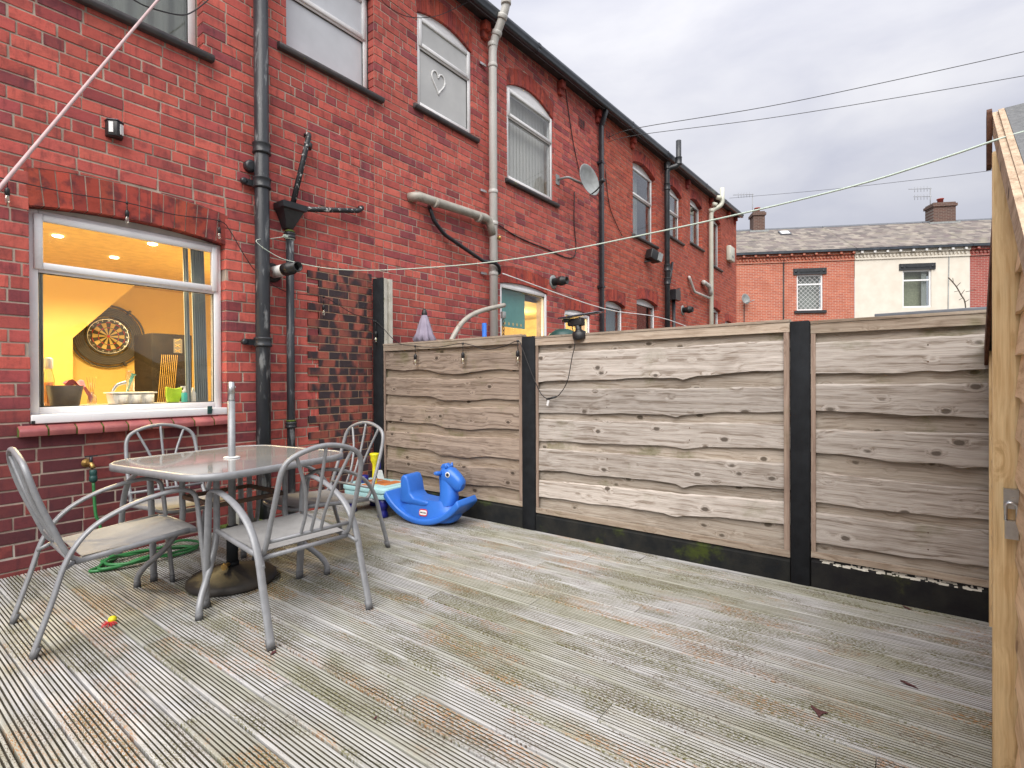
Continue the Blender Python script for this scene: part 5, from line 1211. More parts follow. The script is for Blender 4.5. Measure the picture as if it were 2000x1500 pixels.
def dup(src, label, x, y, rz):
    r = src.copy(); COL.objects.link(r); r.location = (x, y, 0); r.rotation_euler = (0, 0, rz); r['label'] = label
    for ch in src.children:
        q = ch.copy(); COL.objects.link(q); q.parent = r
        for gch in ch.children: w = gch.copy(); COL.objects.link(w); w.parent = q
    return r
dup(c1, 'grey metal patio chair at the left, seen from its side', .925, -1.175, math.radians(-92.5))
dup(c1, 'grey metal patio chair between the table and the kitchen window', 1.50, -.485, math.radians(178))
dup(c1, 'grey metal patio chair right of the table, beside the toys', 2.125, -1.215, math.radians(92))
# ------------------------------------------------------------------ glass table
TX, TY, TZ, TR = 1.522, -1.212, .750, .150
t = thing('patio_table', (TX, TY, 0), 'square glass-topped patio table with rounded corners', 'table'); t.rotation_euler = (0, 0, TR)
def rrect(h, r, n=10, bulge=.0):
    o = []
    for qx, qy, a0 in ((1, 1, 0), (-1, 1, 90), (-1, -1, 180), (1, -1, 270)):
        for k in range(n+1):
            a = math.radians(a0+90*k/n); o.append((qx*(h-r)+r*math.cos(a), qy*(h-r)+r*math.sin(a)))
    return o
ro, ri = rrect(.505, .20), rrect(.487, .19); n = len(ro); vs = []
for (pl, z) in ((ro, -.004), (ro, -.036), (ri, -.036), (ri, .0), ([((a[0]+b[0])/2, (a[1]+b[1])/2) for a, b in zip(ro, ri)], .002)): vs += [(x, y, TZ+z) for x, y in pl]
m = MB(); m.add(vs, [(L*n+k, L*n+(k+1) % n, ((L+1) % 5)*n+(k+1) % n, ((L+1) % 5)*n+k) for L in range(5) for k in range(n)], True); P(m, 'rim', 'metal_grey', t)
m = MB(); m.prism([(x, y) for x, y in rrect(.486, .189)], (0, 0, TZ-.008), (1, 0, 0), (0, 1, 0), (0, 0, 1), 0, .006); P(m, 'glass_top', 'table_glass', t)
for sx in (-1, 1):
    for sy in (-1, 1):
        a = .205; cr_, sr_ = math.cos(-.11), math.sin(-.11); rot2 = lambda L_: [(x*cr_-y*sr_, x*sr_+y*cr_, z) for x, y, z in L_]
        m = MB(); m.tube(spline(rot2([(sx*a, sy*a, TZ-.03), (sx*a, sy*a, .55), (sx*a*1.02, sy*a*1.02, .36), (sx*.27, sy*.27, .22), (sx*.345, sy*.345, .12), (sx*.375, sy*.375, .06), (sx*.378, sy*.378, .008)]), 6), .0165, 12); lg = P(m, 'leg', 'metal_grey', t)
        m = MB(); m.lathe([(.019, 0), (.019, .035)], rot2([(sx*.378, sy*.378, 0)])[0], seg=14); m.build('foot_cap', 'plastic_cap', lg)
        m = MB(); m.bar(rot2([(sx*a, sy*a, TZ-.022)])[0], (sx*.42, sy*.42, TZ-.022), .03, .02); P(m, 'support_bar', 'metal_grey', t)
for (x0_, y0_, x1_, y1_) in ((-1, -1, 1, -1), (1, -1, 1, 1), (1, 1, -1, 1), (-1, 1, -1, -1)):
    m = MB(); m.bar(rot2([(x0_*.2, y0_*.2, .52)])[0], rot2([(x1_*.2, y1_*.2, .52)])[0], .022, .022); P(m, 'brace', 'metal_rust', t)
m = MB(); m.lathe([(.035, .0), (.045, .0), (.045, .006), (.035, .008)], (-.02, -.008, TZ-.001), seg=24); P(m, 'pole_ring', 'white_plastic', t)
# ------------------------------------------------------------------ parasol base and pole
BX, BY = 1.503, -1.222
T = TB('parasol_stand', (BX, BY, 0), 'round dark parasol base with a grey pole through the table', 'parasol stand')
m = MB(); m.lathe([(.235, 0), (.245, .012), (.243, .035), (.225, .05), (.18, .066), (.10, .085), (.05, .098), (.04, .10)], (BX, BY, 0), seg=44); T.part(m, 'base', 'base_resin')
m = MB(); m.lathe([(.032, .09), (.032, .34)], (BX, BY, 0), seg=20); m.lathe([(.036, .10), (.036, .125)], (BX, BY, 0), seg=20); T.part(m, 'tube', 'post_black')
m = MB(); m.lathe([(.010, 0), (.010, .04), (.018, .042), (.018, .055)], (BX-.03, BY-.02, .118), (-.8, -.6, 0), 12); T.part(m, 'screw', 'brass')
ztop = 1.2-(742-742)/FPX*3.2
m = MB(); m.lathe([(.0205, .30), (.0205, 1.09)], (BX, BY, 0), seg=18); T.part(m, 'pole', 'metal_grey')
m = MB(); m.lathe([(.0185, 1.09), (.0185, 1.205), (.015, 1.207)], (BX, BY, 0), seg=18); m.lathe([(.004, 0), (.006, .006)], (BX+.02, BY, 1.175), (1, -.3, 0), 8); T.part(m, 'pole_end', 'silver')
# ------------------------------------------------------------------ rocking horse (forward = -Y)
HX0, HY0 = 3.165, -1.205
T = TB('rocking_horse', (HX0, HY0, 0), 'blue plastic rocking horse against the brown fence panel', 'rocking horse')
hO = np.array([HX0, HY0, 0]); th_ = math.radians(9); hF = np.array([math.sin(th_), -math.cos(th_), 0])*.92; hS = np.array([-math.cos(th_), -math.sin(th_), 0])*.95; hZ = np.array([0, 0, .95])   # hS: towards the camera side
# slightly nose-down as it leans
def hp(s, w, z): return hO+hF*s+hS*w+hZ*z
def hprism(poly, w0, w1, bev, name, mat='blue_plastic', seg=3):
    m = MB(); m.prism(poly, hO, hF, hZ, hS, w0, w1); return T.part(m, name, mat, bevel=bev, bseg=seg)
Rk = .56; arc = []
for k in range(25):
    a = -.90+1.78*k/24; arc.append((Rk*math.sin(a), Rk-Rk*math.cos(a)+.002))
inner = [(s_*.93, z_+.050+.012*abs(s_)) for s_, z_ in reversed(arc)]
hprism(arc+inner, -.155, .155, .016, 'rocker')
# body: tapered shell from the rocker up to the saddle
def loft(rings, name, mat='blue_plastic', cap=True, n=24):
    """rings: (s, z, half_len, half_width) horizontal super-ellipses or tilted by dz"""
    vs = []
    for (s0, z0, hl, hw, tilt, ex) in rings:
        for k in range(n):
            a = 2*math.pi*k/n; c_, s_ = math.cos(a), math.sin(a); e = (abs(c_)**ex+abs(s_)**ex)**(-1/ex)
            vs.append(hp(s0+hl*c_*e, hw*s_*e, z0+tilt*c_*e*hl))
    L = len(rings); m = MB(); m.add(vs, [(i*n+k, i*n+(k+1) % n, (i+1)*n+(k+1) % n, (i+1)*n+k) for i in range(L-1) for k in range(n)], True)
    m.add(vs[-n:], [tuple(range(n))], True); m.add(vs[:n], [tuple(reversed(range(n)))], True)
    return T.part(m, name, mat)
loft([(.0, .035, .29, .135, 0, 3), (.0, .08, .33, .128, 0, 3), (-.01, .14, .315, .112, 0, 3), (-.01, .19, .29, .10, 0, 3), (.0, .215, .265, .092, 0, 3)], 'body')
loft([(.20, .17, .085, .085, .2, 3), (.215, .23, .088, .078, .25, 2.6), (.215, .29, .080, .070, .25, 2.5), (.205, .34, .075, .064, .2, 2.5), (.20, .40, .076, .060, .1, 2.5), (.20, .45, .074, .056, 0, 2.5), (.195, .49, .055, .045, 0, 2.3), (.19, .505, .03, .03, 0, 2)], 'neck')
# head: muzzle pointing forward and down
vs = []; n = 22; rings = [(.150, .445, .050, .050), (.175, .452, .070, .062), (.23, .435, .078, .066), (.285, .402, .072, .060), (.325, .372, .066, .055), (.352, .352, .058, .050), (.366, .342, .035, .032)]
for (s0, z0, hh, hw) in rings:
    for k in range(n):
        a = 2*math.pi*k/n; c_, s_ = math.cos(a), math.sin(a); e = (abs(c_)**3+abs(s_)**3)**(-1/3); vs.append(hp(s0+.45*hh*c_*e, hw*s_*e, z0+hh*c_*e*.9))
m = MB(); m.add(vs, [(i*n+k, i*n+(k+1) % n, (i+1)*n+(k+1) % n, (i+1)*n+k) for i in range(len(rings)-1) for k in range(n)], True); m.add(vs[-n:], [tuple(range(n))], True); m.add(vs[:n], [tuple(reversed(range(n)))], True)
head = T.part(m, 'head', 'blue_plastic')
hprism([(-.27, .17), (.0, .155), (.055, .165), (.06, .205), (-.03, .218), (-.11, .225), (-.145, .26), (-.165, .36), (-.19, .415), (-.235, .425), (-.262, .39), (-.262, .30)], -.112, .112, .022, 'seat', seg=4)
hprism([(-.31, .16), (-.255, .20), (-.255, .335), (-.285, .27), (-.325, .215)], -.035, .035, .014, 'tail')
hprism([(.165, .49), (.20, .505), (.225, .50), (.24, .487), (.235, .52), (.20, .545), (.16, .535), (.135, .50)], -.028, .028, .012, 'mane')
for s_ in (-1, 1):
    m = MB(); m.tube([hp(.165, s_*.045, .455), hp(.155, s_*.095, .462), hp(.150, s_*.125, .468)], [.02, .019, .012], 12); T.part(m, 'handle', 'blue_plastic')
    m = MB(); m.lathe([(.014, 0), (.016, .02), (.004, .045)], hp(.215, s_*.035, .50), tuple(hZ+hS*s_*.4), 10); T.part(m, 'ear', 'blue_plastic')
    ec = hp(.247, s_*.0655, .452); m = MB(); m.lathe([(.023, 0), (.023, .0022), (.018, .0035)], ec, tuple(hS*s_), 20); ey = T.part(m, 'eye', 'white_plastic')
    m = MB(); m.lathe([(.0145, .0036), (.0145, .0046), (.008, .0052)], ec+hF*.002, tuple(hS*s_), 18); SUBS.append((m.build('pupil', 'black_plastic', None), ey))
st = hp(.02, .1215, .110); tl = np.array([0, 0, 1.0])
up_ = hZ*.98-hS*.17; up_ /= np.linalg.norm(up_); nrm = np.cross(hF, up_); nrm = nrm if nrm@hS > 0 else -nrm
def oval(hw_, hh_, d, name, mat):
    pl = []
    for k in range(28):
        a = 2*math.pi*k/28; c_, s_ = math.cos(a), math.sin(a); e = (abs(c_)**4+abs(s_)**4)**(-1/4); pl.append((hw_*c_*e, hh_*s_*e))
    m = MB(); m.prism(pl, st, hF, up_, nrm, d, d+.0015); return T.part(m, name, mat)
stk = oval(.046, .029, .004, 'sticker', 'red_plastic'); q = oval(.040, .020, .0055, 'sticker_field', 'white_plastic')
c = bpy.data.curves.new('lettering', 'FONT'); c.body = 'little tikes'; c.size = .0165; c.align_x = 'CENTER'; c.align_y = 'CENTER'; c.extrude = .0004; c.offset = .0004
o = bpy.data.objects.new('lettering', c); COL.objects.link(o); dg = bpy.context.evaluated_depsgraph_get(); dg.update(); me = bpy.data.meshes.new_from_object(o.evaluated_get(dg)); bpy.data.objects.remove(o, do_unlink=True)
M4 = Matrix(((hF[0], up_[0], nrm[0], st[0]+nrm[0]*.0075), (hF[1], up_[1], nrm[1], st[1]+nrm[1]*.0075), (hF[2], up_[2], nrm[2], st[2]+nrm[2]*.0075), (0, 0, 0, 1)))
me.transform(M4); me.materials.clear(); me.materials.append(MATS['black_plastic']); o = bpy.data.objects.new('lettering', me); COL.objects.link(o); under(o, T.o)
# ------------------------------------------------------------------ toy water table
WX, WY = 3.14, -.55
T = TB('toy_water_table', (WX, WY, 0), 'pale blue toy water table with navy legs and a yellow post', 'toy table')
wr = math.radians(6)
def wt(x, y, z): return (WX+x*math.cos(wr)-y*math.sin(wr), WY+x*math.sin(wr)+y*math.cos(wr), z)
pl = [wt(x*.20, y*.27, 0)[:2] for x, y in [(a*2, b*2) for a, b in rrect(.5, .14, 5)]]
m = MB(); m.prism(pl, (0, 0, .165), (1, 0, 0), (0, 1, 0), (0, 0, 1), 0, .05); T.part(m, 'tray_lower', 'aqua_plastic', bevel=.008)
m = MB(); m.prism([((a-WX)*1.04+WX, (b-WY)*1.03+WY) for a, b in pl], (0, 0, .217), (1, 0, 0), (0, 1, 0), (0, 0, 1), 0, .045); T.part(m, 'tray_upper', 'aqua_plastic', bevel=.008)
m = MB(); m.prism([((a-WX)*.86+WX, (b-WY)*.88+WY) for a, b in pl], (0, 0, .262), (1, 0, 0), (0, 1, 0), (0, 0, 1), 0, .003); T.part(m, 'basin_floor', 'aqua_plastic')
for (x, y, w, h) in ((.03, -.12, .10, .05), (-.03, .0, .13, .045), (.05, .12, .09, .04)):
    m = MB(); m.obox(wt(x, y, .268), (1, 0, 0), (0, 1, 0), (0, 0, 1), w, h, .003); T.part(m, 'orange_channel', 'orange_plastic')
for sx in (-1, 1):
    for sy in (-1, 1):
        m = MB(); m.lathe([(.044, 0), (.048, .012), (.046, .04), (.034, .06), (.034, .075), (.046, .09), (.048, .115), (.038, .135), (.04, .165)], wt(sx*.145, sy*.20, 0), seg=18); T.part(m, 'leg', 'navy_plastic')
c_ = wt(-.05, .0, 0)
m = MB(); m.lathe([(.024, .265), (.020, .28), (.018, .44), (.03, .47), (.036, .485), (.036, .52), (.044, .535), (.040, .545)], (c_[0], c_[1], 0), seg=18); T.part(m, 'post', 'yellow_plastic')
m = MB(); p_ = wt(-.06, .13, 0); m.lathe([(.04, .265), (.045, .28), (.045, .33), (.02, .335)], (p_[0], p_[1], 0), seg=18); m.bar((c_[0]+.04, c_[1]-.02, .40), (c_[0]+.04, c_[1]-.02, .47), .018, .02, (1, 0, 0)); T.part(m, 'navy_cup', 'navy_plastic')
m = MB(); p_ = wt(-.09, -.11, .365); m.obox(p_, (.25, -.97, 0), (.9, .2, .35), (-.34, -.08, .93), .035, .002, .045); T.part(m, 'price_tag', 'white_plastic')
# ------------------------------------------------------------------ small things on the deck
p_ = deckp(216, 1219); T = TB('toy_ball', tuple(p_), 'small yellow and red toy lying on the deck by the left chair', 'toy')
m = MB(); m.lathe([(.002, 0), (.013, .003), (.019, .012), (.018, .022), (.010, .03), (.001, .032)], (p_[0]+.012, p_[1]+.015, .001), seg=16); T.part(m, 'yellow_half', 'yellow_plastic')
m = MB(); R = random.Random(3)
for k in range(22): a = R.uniform(2.2, 5.4); L = R.uniform(.02, .05); m.tube([(p_[0]-.004, p_[1], .008), (p_[0]+L*.5*math.cos(a), p_[1]+L*.5*math.sin(a), .014), (p_[0]+L*math.cos(a), p_[1]+L*math.sin(a), .003)], .002, 4)
T.part(m, 'red_tassel', 'red_plastic')
def shard(px, py, s, a, label, pts):
    p_ = deckp(px, py, .004); m = MB(); m.prism([(s*(u*math.cos(a)-v*math.sin(a)), s*(u*math.sin(a)+v*math.cos(a))) for u, v in pts], (p_[0], p_[1], .003), (1, 0, 0), (0, 1, .06), (0, 0, 1), 0, .003)
    m.build('broken_piece', 'leaf_maroon', None, label=label, cat='debris', group='maroon broken pieces on the deck')
tri = [(-1, .0), (-.2, -.35), (.3, -.9), (.25, -.2), (.8, .55), (.55, .6), (-.1, .25)]
shard(1598, 1390, .036, .2, 'triangular maroon broken piece on the deck at the lower right', tri)
shard(1776, 1337, .030, 1.2, 'maroon sliver on the deck near the shed', [(-1, 0), (-.3, -.28), (.6, -.2), (1, .1), (.2, .25)])
shard(1771, 1187, .026, .9, 'dark maroon sliver against the gravel board near the shed', [(-1, 0), (-.3, -.3), (1, -.1), (.2, .3)])
shard(533, 1275, .022, .4, 'maroon flake under the foot of the nearest chair', [(-1, -.1), (.3, -.4), (1, 0), (.2, .4)])
shard(733, 1402, .010, .2, 'tiny red flake on the deck below the nearest chair', [(-1, -.1), (.3, -.4), (1, 0), (.2, .4)])
shard(720, 1122, .008, .2, 'small brown flake on the deck behind the nearest chair', [(-1, -.1), (.3, -.4), (1, 0), (.2, .4)])
p_ = wallp(520, 990, -.18); m = MB(); m.box(1.95, 2.25, -.22, -.04, .0, .05); m.build('timber_offcut', 'moss', None, bevel=.006, label='mossy timber offcut on the deck behind the right chair', cat='timber')
m = MB(); m.lathe([(.035, .0), (.04, .02), (.04, .12), (.018, .16), (.018, .19)], (1.93, -.30, .05), (.25, 0, 1), 16); m.build('plastic_bottle', 'pvc_cream', None, label='pale plastic bottle by the wall under the table', cat='bottle')
# ------------------------------------------------------------------ string lights
T = TB('string_lights', tuple(wallp(248, 396, -.03)), 'black string of clear bulbs along the kitchen arch and fence', 'string lights')
FXB = XF-.03
p1 = [wallp(-40, 342, -.03), wallp(12, 350, -.03), wallp(130, 376, -.03), wallp(248, 396, -.03), wallp(340, 419, -.03), wallp(427, 431, -.03), wallp(450, 452, -.035), wallp(475, 495, -.04), wallp(505, 535, -.045), wallp(560, 570, -.05), wallp(632, 580, -.06), wallp(690, 613, -.06)]
p2 = [fenp(734, 628, FXB), fenp(775, 668, FXB), fenp(811, 676, FXB), fenp(855, 678, FXB), fenp(904, 671, FXB), fenp(950, 682, FXB), fenp(985, 676, FXB), fenp(1011, 666, FXB), fenp(1020, 680, FXB-.005), fenp(1038, 728, FXB-.01), fenp(1056, 768, FXB), fenp(1069, 779, FXB)]
m = MB(); m.tube(spline(p1+p2, 6), .0035, 7); T.part(m, 'cable', 'cable_black')
def bulb(P_, drop=.075, k=1.0):
    x, y, z = P_; m = MB(); m.lathe([(.009*k, .008), (.012*k, 0), (.009*k, -.01)], (x, y, z), seg=10); m.tube([(x, y, z), (x+.001, y-.001, z-drop*k)], .003*k, 6); m.lathe([(.004*k, 0), (.013*k, -.008), (.016*k, -.018), (.016*k, -.05), (.012*k, -.052)], (x, y, z-drop*k), seg=14); s_ = T.part(m, 'socket', 'black_plastic')
    m = MB(); zz = z-drop*k-.05*k; m.lathe([(.010*k, 0), (.014*k, -.012), (.019*k, -.03), (.019*k, -.045), (.012*k, -.058), (.002*k, -.062)], (x, y, zz), seg=16); q = m.build('bulb', 'bulb_glass', None); SUBS.append((q, s_))
    m = MB(); m.tube([(x-.004*k, y, zz-.008*k), (x-.004*k, y, zz-.035*k)], .0016*k, 5); m.tube([(x+.004*k, y, zz-.008*k), (x+.004*k, y, zz-.035*k)], .0016*k, 5); q = m.build('filament', 'yellow_plastic', None); SUBS.append((q, s_))
for px, py in ((14, 350), (248, 396), (428, 431)): bulb(wallp(px, py, -.03), .062, .80)
bulb(wallp(632, 580, -.06), .075, .95); bulb(fenp(734, 628, FXB), .085, 1.15)
for px, py in ((811, 676), (904, 671), (1011, 666)): bulb(fenp(px, py, FXB), .075, 1.0)
# solar panel on the fence top and its cable
sb = fenp(1132, 650, XF); T = TB('solar_panel', tuple(sb), 'small black solar panel clamped on the fence top', 'solar panel')
bx_, by_, bz_ = XF-.01, sb[1], sb[2]
m = MB(); m.lathe([(.05, -.03), (.052, -.02), (.052, .02), (.03, .03), (.024, .04), (.024, .075)], (bx_+.005, by_, bz_-.015), (-.25, 0, 1), 18); T.part(m, 'clamp', 'black_plastic')
m = MB(); m.obox((bx_-.005, by_+.02, bz_+.08), (0, 1, 0), (1, 0, 0), (0, 0, 1), .06, .03, .028); m.obox((bx_-.02, by_+.09, bz_+.095), (0, 1, 0), (1, 0, 0), (0, 0, 1), .03, .03, .012); T.part(m, 'battery_box', 'black_plastic', bevel=.006)
m = MB(); m.obox((bx_+.03, by_+.0, bz_+.135), (.20, -.97, .10), (.97, .20, .10), (-.12, -.08, .99), .155, .095, .006); T.part(m, 'panel', 'solar', bevel=.003, bseg=1)
m = MB(); m.tube(spline([(bx_-.03, by_+.045, bz_+.06), fenp(1123, 668, FXB-.005), fenp(1117, 700, FXB), fenp(1108, 745, FXB), fenp(1092, 771, FXB), fenp(1080, 777, FXB)], 7), .0034, 7); T.part(m, 'lead', 'cable_black')
m = MB(); m.tube([fenp(1086, 775, FXB), fenp(1068, 780, FXB)], .0085, 9); T.part(m, 'plug', 'black_plastic')
a_ = fenp(1070, 787, FXB-.004); m = MB(); m.obox(a_, (0, .3, -.95), (0, .95, .3), (1, 0, 0), .022, .009, .001); T.part(m, 'cable_tag', 'white_plastic')
# ------------------------------------------------------------------ clothes lines and wires
A_ = np.array([X2-.02, -.12, 2.6]); E_ = atd(2060, 240, 1.35)
cl = [wallp(558, 462, -.115), wallp(530, 466, -.10), wallp(500, 471, -.165), wallp(540, 500, -.18)]
pts = [planp(x, y, A_, E_) for x, y in ((580, 513), (640, 524), (705, 528), (800, 525), (950, 513), (1100, 490), (1250, 460), (1400, 428), (1550, 393), (1700, 354), (1850, 306), (1950, 272), (2060, 240))]
m = MB(); m.tube(spline(cl+pts, 5), .0031, 7); T = TB('washing_line', tuple(wallp(558, 462, -.115)), 'pale green washing line tied to the thin downpipe, crossing the yard', 'washing line'); T.part(m, 'line', 'line_green')
m = MB(); kn = wallp(556, 462, -.115)
for k in range(5): m.tube(spline([kn+np.array([.02*math.cos(k*1.9+t_), -.012+.01*math.sin(k+t_), .012*math.sin(k*1.3+t_*1.7)]) for t_ in (0, 1.2, 2.4, 3.6, 5)], 4), .003, 6)
m.lathe([(.040, -.006), (.042, 0), (.040, .006)], (X2, -.075, kn[2]), seg=16); T.part(m, 'knot', 'line_green')
p0_, p1_ = atd(0, 366, .56), atd(310, -2, .92); dd_ = p1_-p0_; pw_ = p0_+dd_*((-.01-p0_[1])/dd_[1]); pg_ = p0_-dd_*((p0_[2]-.02)/dd_[2])      # runs from the deck edge up to the house wall
m = MB(); m.tube([pg_, p0_, p1_, (p1_+pw_)/2, pw_], .0020, 8); m.build('washing_line', 'line_pink', None, label='worn pinkish washing line close to the camera at the upper left', cat='washing line')
def wire(pts, r, label, mat='cable_black', name='overhead_wire', group='overhead wires', cat='wire'):
    m = MB(); m.tube(spline(pts, 6), r, 6); m.build(name, mat, None, label=label, cat=cat, group=group)
a_ = wallp(1188, 268, -.02); e_ = atd(2150, 72, 9.0)
wire([a_]+[planp(x, y, a_, e_) for x, y in ((1250, 249), (1500, 208), (1750, 156), (2000, 101), (2150, 68))], .006, 'upper overhead wire crossing the sky from the terrace')
a_ = wallp(1185, 278, -.05); e_ = atd(2150, 120, 8.0)
wire([a_]+[planp(x, y, a_, e_) for x, y in ((1250, 263), (1500, 231), (1750, 191), (2000, 148), (2150, 120))], .005, 'lower overhead wire crossing the sky from the terrace')
a_ = atd(1425, 387, 22.0); e_ = atd(2100, 312, 12.0)
wire([a_]+[planp(x, y, a_, e_) for x, y in ((1600, 372), (1800, 350), (2000, 325), (2100, 312))], .006, 'faint wire over the roofs of the opposite houses')
wire([wallp(735, -12, -.06), wallp(760, 14, -.06), wallp(795, 32, -.08), wallp(835, 34, -.08), wallp(870, 25, -.1), wallp(925, -2, -.16)], .004, 'slack cable hanging under the eaves above the heart window', name='wall_cable', group='cables on the wall')
wire([wallp(255, -4, -.05), wallp(290, 14, -.06), wallp(350, 29, -.06), wallp(378, 22, -.05), wallp(410, -3, -.04)], .005, 'black cable looping across the upstairs window at the top left', name='wall_cable', group='cables on the wall')
wire([wallp(1102, 150, -.02), wallp(1108, 200, -.015), wallp(1120, 280, -.015), wallp(1134, 345, -.02)], .008, 'aerial cable running down to the satellite dish', name='wall_cable', group='cables on the wall')
wire([wallp(975, 440, -.02), wallp(1010, 462, -.012), wallp(1060, 483, -.012), wallp(1121, 502, -.012), wallp(1121, 430, -.012), wallp(1122, 375, -.012)], .009, 'cable clipped along the bricks below the satellite dish', name='wall_cable', group='cables on the wall')
wire([wallp(1182, 330, -.02), wallp(1190, 400, -.02), wallp(1205, 440, -.02), wallp(1215, 460, -.02)], .008, 'thin cable right of the square downpipe', name='wall_cable', group='cables on the wall')
wire([wallp(981, 534, -.06), planp(1180, 603, wallp(981, 534, -.06), np.array([14.0, -1.2, 1.9])), planp(1310, 626, wallp(981, 534, -.06), np.array([14.0, -1.2, 1.9])), np.array([14.0, -1.2, 1.95])], .008, "neighbour's white washing line behind the fence", 'white_plastic', 'washing_line', None, 'washing line')
# ------------------------------------------------------------------ neighbour's yard
uc = wallp(829, 640, -.30); T = TB('folded_parasol', (uc[0], -.30, G0), 'folded lavender parasol against the wall behind the fence', 'parasol')
zt = wallp(829, 612, -.30)[2]; n = 32; vs = []
for (dz, r, w) in ((-.02, .03, 0), (-.10, .055, .08), (-.22, .085, .16), (-.30, .115, .2), (-.31, .10, .2), (-.45, .12, .22), (-.8, .14, .25), (-1.4, .12, .25)):
    for k in range(n):
        a = 2*math.pi*k/n; rr = r*(1+w*math.sin(8*a+dz*3)); vs.append((uc[0]+rr*math.cos(a), -.30+rr*math.sin(a), zt+dz+(.025*math.sin(8*a) if abs(dz+.30) < .001 else 0)))
m = MB(); m.add(vs, [(i*n+k, i*n+(k+1) % n, (i+1)*n+(k+1) % n, (i+1)*n+k) for i in range(7) for k in range(n)], True); m.add(vs[:n], [tuple(range(n))]); T.part(m, 'canopy', 'umbrella_cloth')
m = MB(); m.lathe([(.03, -.04), (.032, .0), (.022, .03), (.01, .05)], (uc[0], -.30, zt), seg=14); T.part(m, 'finial', 'black_plastic')
m = MB(); m.tube([(uc[0], -.30, G0), (uc[0], -.30, zt-.05)], .02, 10); T.part(m, 'pole', 'metal_grey')
m = MB(); m.tube(spline([wallp(868, 700, -.55), wallp(884, 660, -.55), wallp(905, 628, -.55), wallp(935, 609, -.55), wallp(985, 596, -.55)], 7), .028, 12); m.build('grey_conduit', 'pvc_pipe', None, label='curved grey plastic pipe rising behind the fence', cat='pipe')
T = TB('hanging_weight', tuple(wallp(984, 598, -.55)), 'small weight and rusty chain hanging from the grey pipe', 'chain'); m = MB(); hx_ = wallp(983, 610, -.55)
m.box(hx_[0]-.025, hx_[0]+.025, -.575, -.525, wallp(984, 622, -.55)[2], wallp(984, 609, -.55)[2]); T.part(m, 'weight', 'dish_grey', bevel=.006)
for k in range(5):
    zc = wallp(984, 628+k*7, -.55)[2]; m = MB(); pl = []
    for j in range(13): a = 2*math.pi*j/12; d = (math.cos(a)*.014, math.sin(a)*.028); pl.append((hx_[0]+(d[0] if k % 2 else 0), -.55+(0 if k % 2 else d[0]), zc+d[1]))
    m.tube(pl, .005, 6, caps=False); T.part(m, 'link', 'metal_rust')
q = wallp(949, 700, -.25); m = MB(); m.tube([(q[0], -.25, G0), (q[0]+.03, -.2, wallp(951, 632, -.2)[2])], .03, 10); m.build('blue_pole', 'blue_plastic', None, label='blue pole leaning beside the white soil stack', cat='pole')
q = wallp(1100, 655, -.9); m = MB(); zq_ = float(wallp(1100, 653, -.9)[2]); m.lathe([(.13, G0-zq_), (.17, G0-zq_+.35), (.05, G0-zq_+.36), (.04, -.22), (.12, -.2), (.2, -.1), (.19, .0), (.1, .06), (.01, .075)], (q[0], -.9, zq_), seg=18); m.build('planter_top', 'green_dark', None, label='dark green round top showing just over the fence', cat='planter')
# second fence line and flat garage roof beyond
T = TB('rear_fence', (8.7, -3, G0), "weathered boundary fence of the next yard, showing above our fence's top", 'fence')
for k in range(12):
    y = -.4-k*.42; m = MB(); m.box(8.68, 8.71, y-.40, y, G0, 1.28+.004*(k % 3)); T.part(m, 'board', 'fence_brown')
ga, gb = fenp(1708, 615, 6.2), fenp(1930, 596, 6.2)
T = TB('garage', (6.8, (ga[1]+gb[1])/2-.6, G0), 'low outbuilding with a flat grey felt roof behind the fence', 'outbuilding')
zg_ = (ga[2]+gb[2])/2; yA, yB = ga[1], gb[1]-1.2
m = MB(); m.box(6.2, 8.2, yB, yA, zg_-.05, zg_); T.part(m, 'roof', 'lead', bevel=.006)
m = MB(); m.box(6.26, 8.14, yB+.06, yA-.06, G0, zg_-.052); T.part(m, 'wall', 'render_cream')
# ------------------------------------------------------------------ opposite row of houses
FD = np.array([-.47, .883, 0]); FD /= np.linalg.norm(FD); FN = np.array([-FD[1], FD[0], 0]); FN = FN if FN@(C-np.array([20, 3, 1.2])) > 0 else -FN   # FN faces us
FO = atd(1669, 620, 25.0); FO[2] = G0          # joint between the brick and the cream house
def fpix(px, py):     # on the opposite facade
    d = ray(px, py); return C+d*((FO-C)@FN)/(d@FN)
def fu(px, py=560): return float((fpix(px, py)-FO)@FD)
def fz(px, py): return float(fpix(px, py)[2])
EZ = fz(1669, 491); RUN = 3.6
def rpix(px, py):     # on the vertical plane through the opposite ridge
    d = ray(px, py); o_ = FO-FN*RUN; return C+d*((o_-C)@FN)/(d@FN)
def ru(px, py=440): return float((rpix(px, py)-FO)@FD)
RZ = float(rpix(1669, 441)[2])
def row_house(u0, u1, mat, label, chim=None):
    T = TB('opposite_house', tuple(FO+FD*(u0+u1)/2), label, 'house', 'houses of the opposite terrace'); base = FO-SZ*0
    # axes: facade built in local x,z so that its brick pattern follows the wall
    root = T.o
    def loc(mb_, name, m_, **k):
        o = mb_.build(name, m_, None, **k); ang = math.atan2(-FD[1], -FD[0]); o.matrix_world = Matrix.Translation(V3(FO))@Matrix.Rotation(ang, 4, 'Z')
        mw = o.matrix_world.copy(); o.parent = root; o.matrix_parent_inverse = Matrix.Translation(-Vector(root.location)); o.matrix_basis = mw; return o
    return T, loc
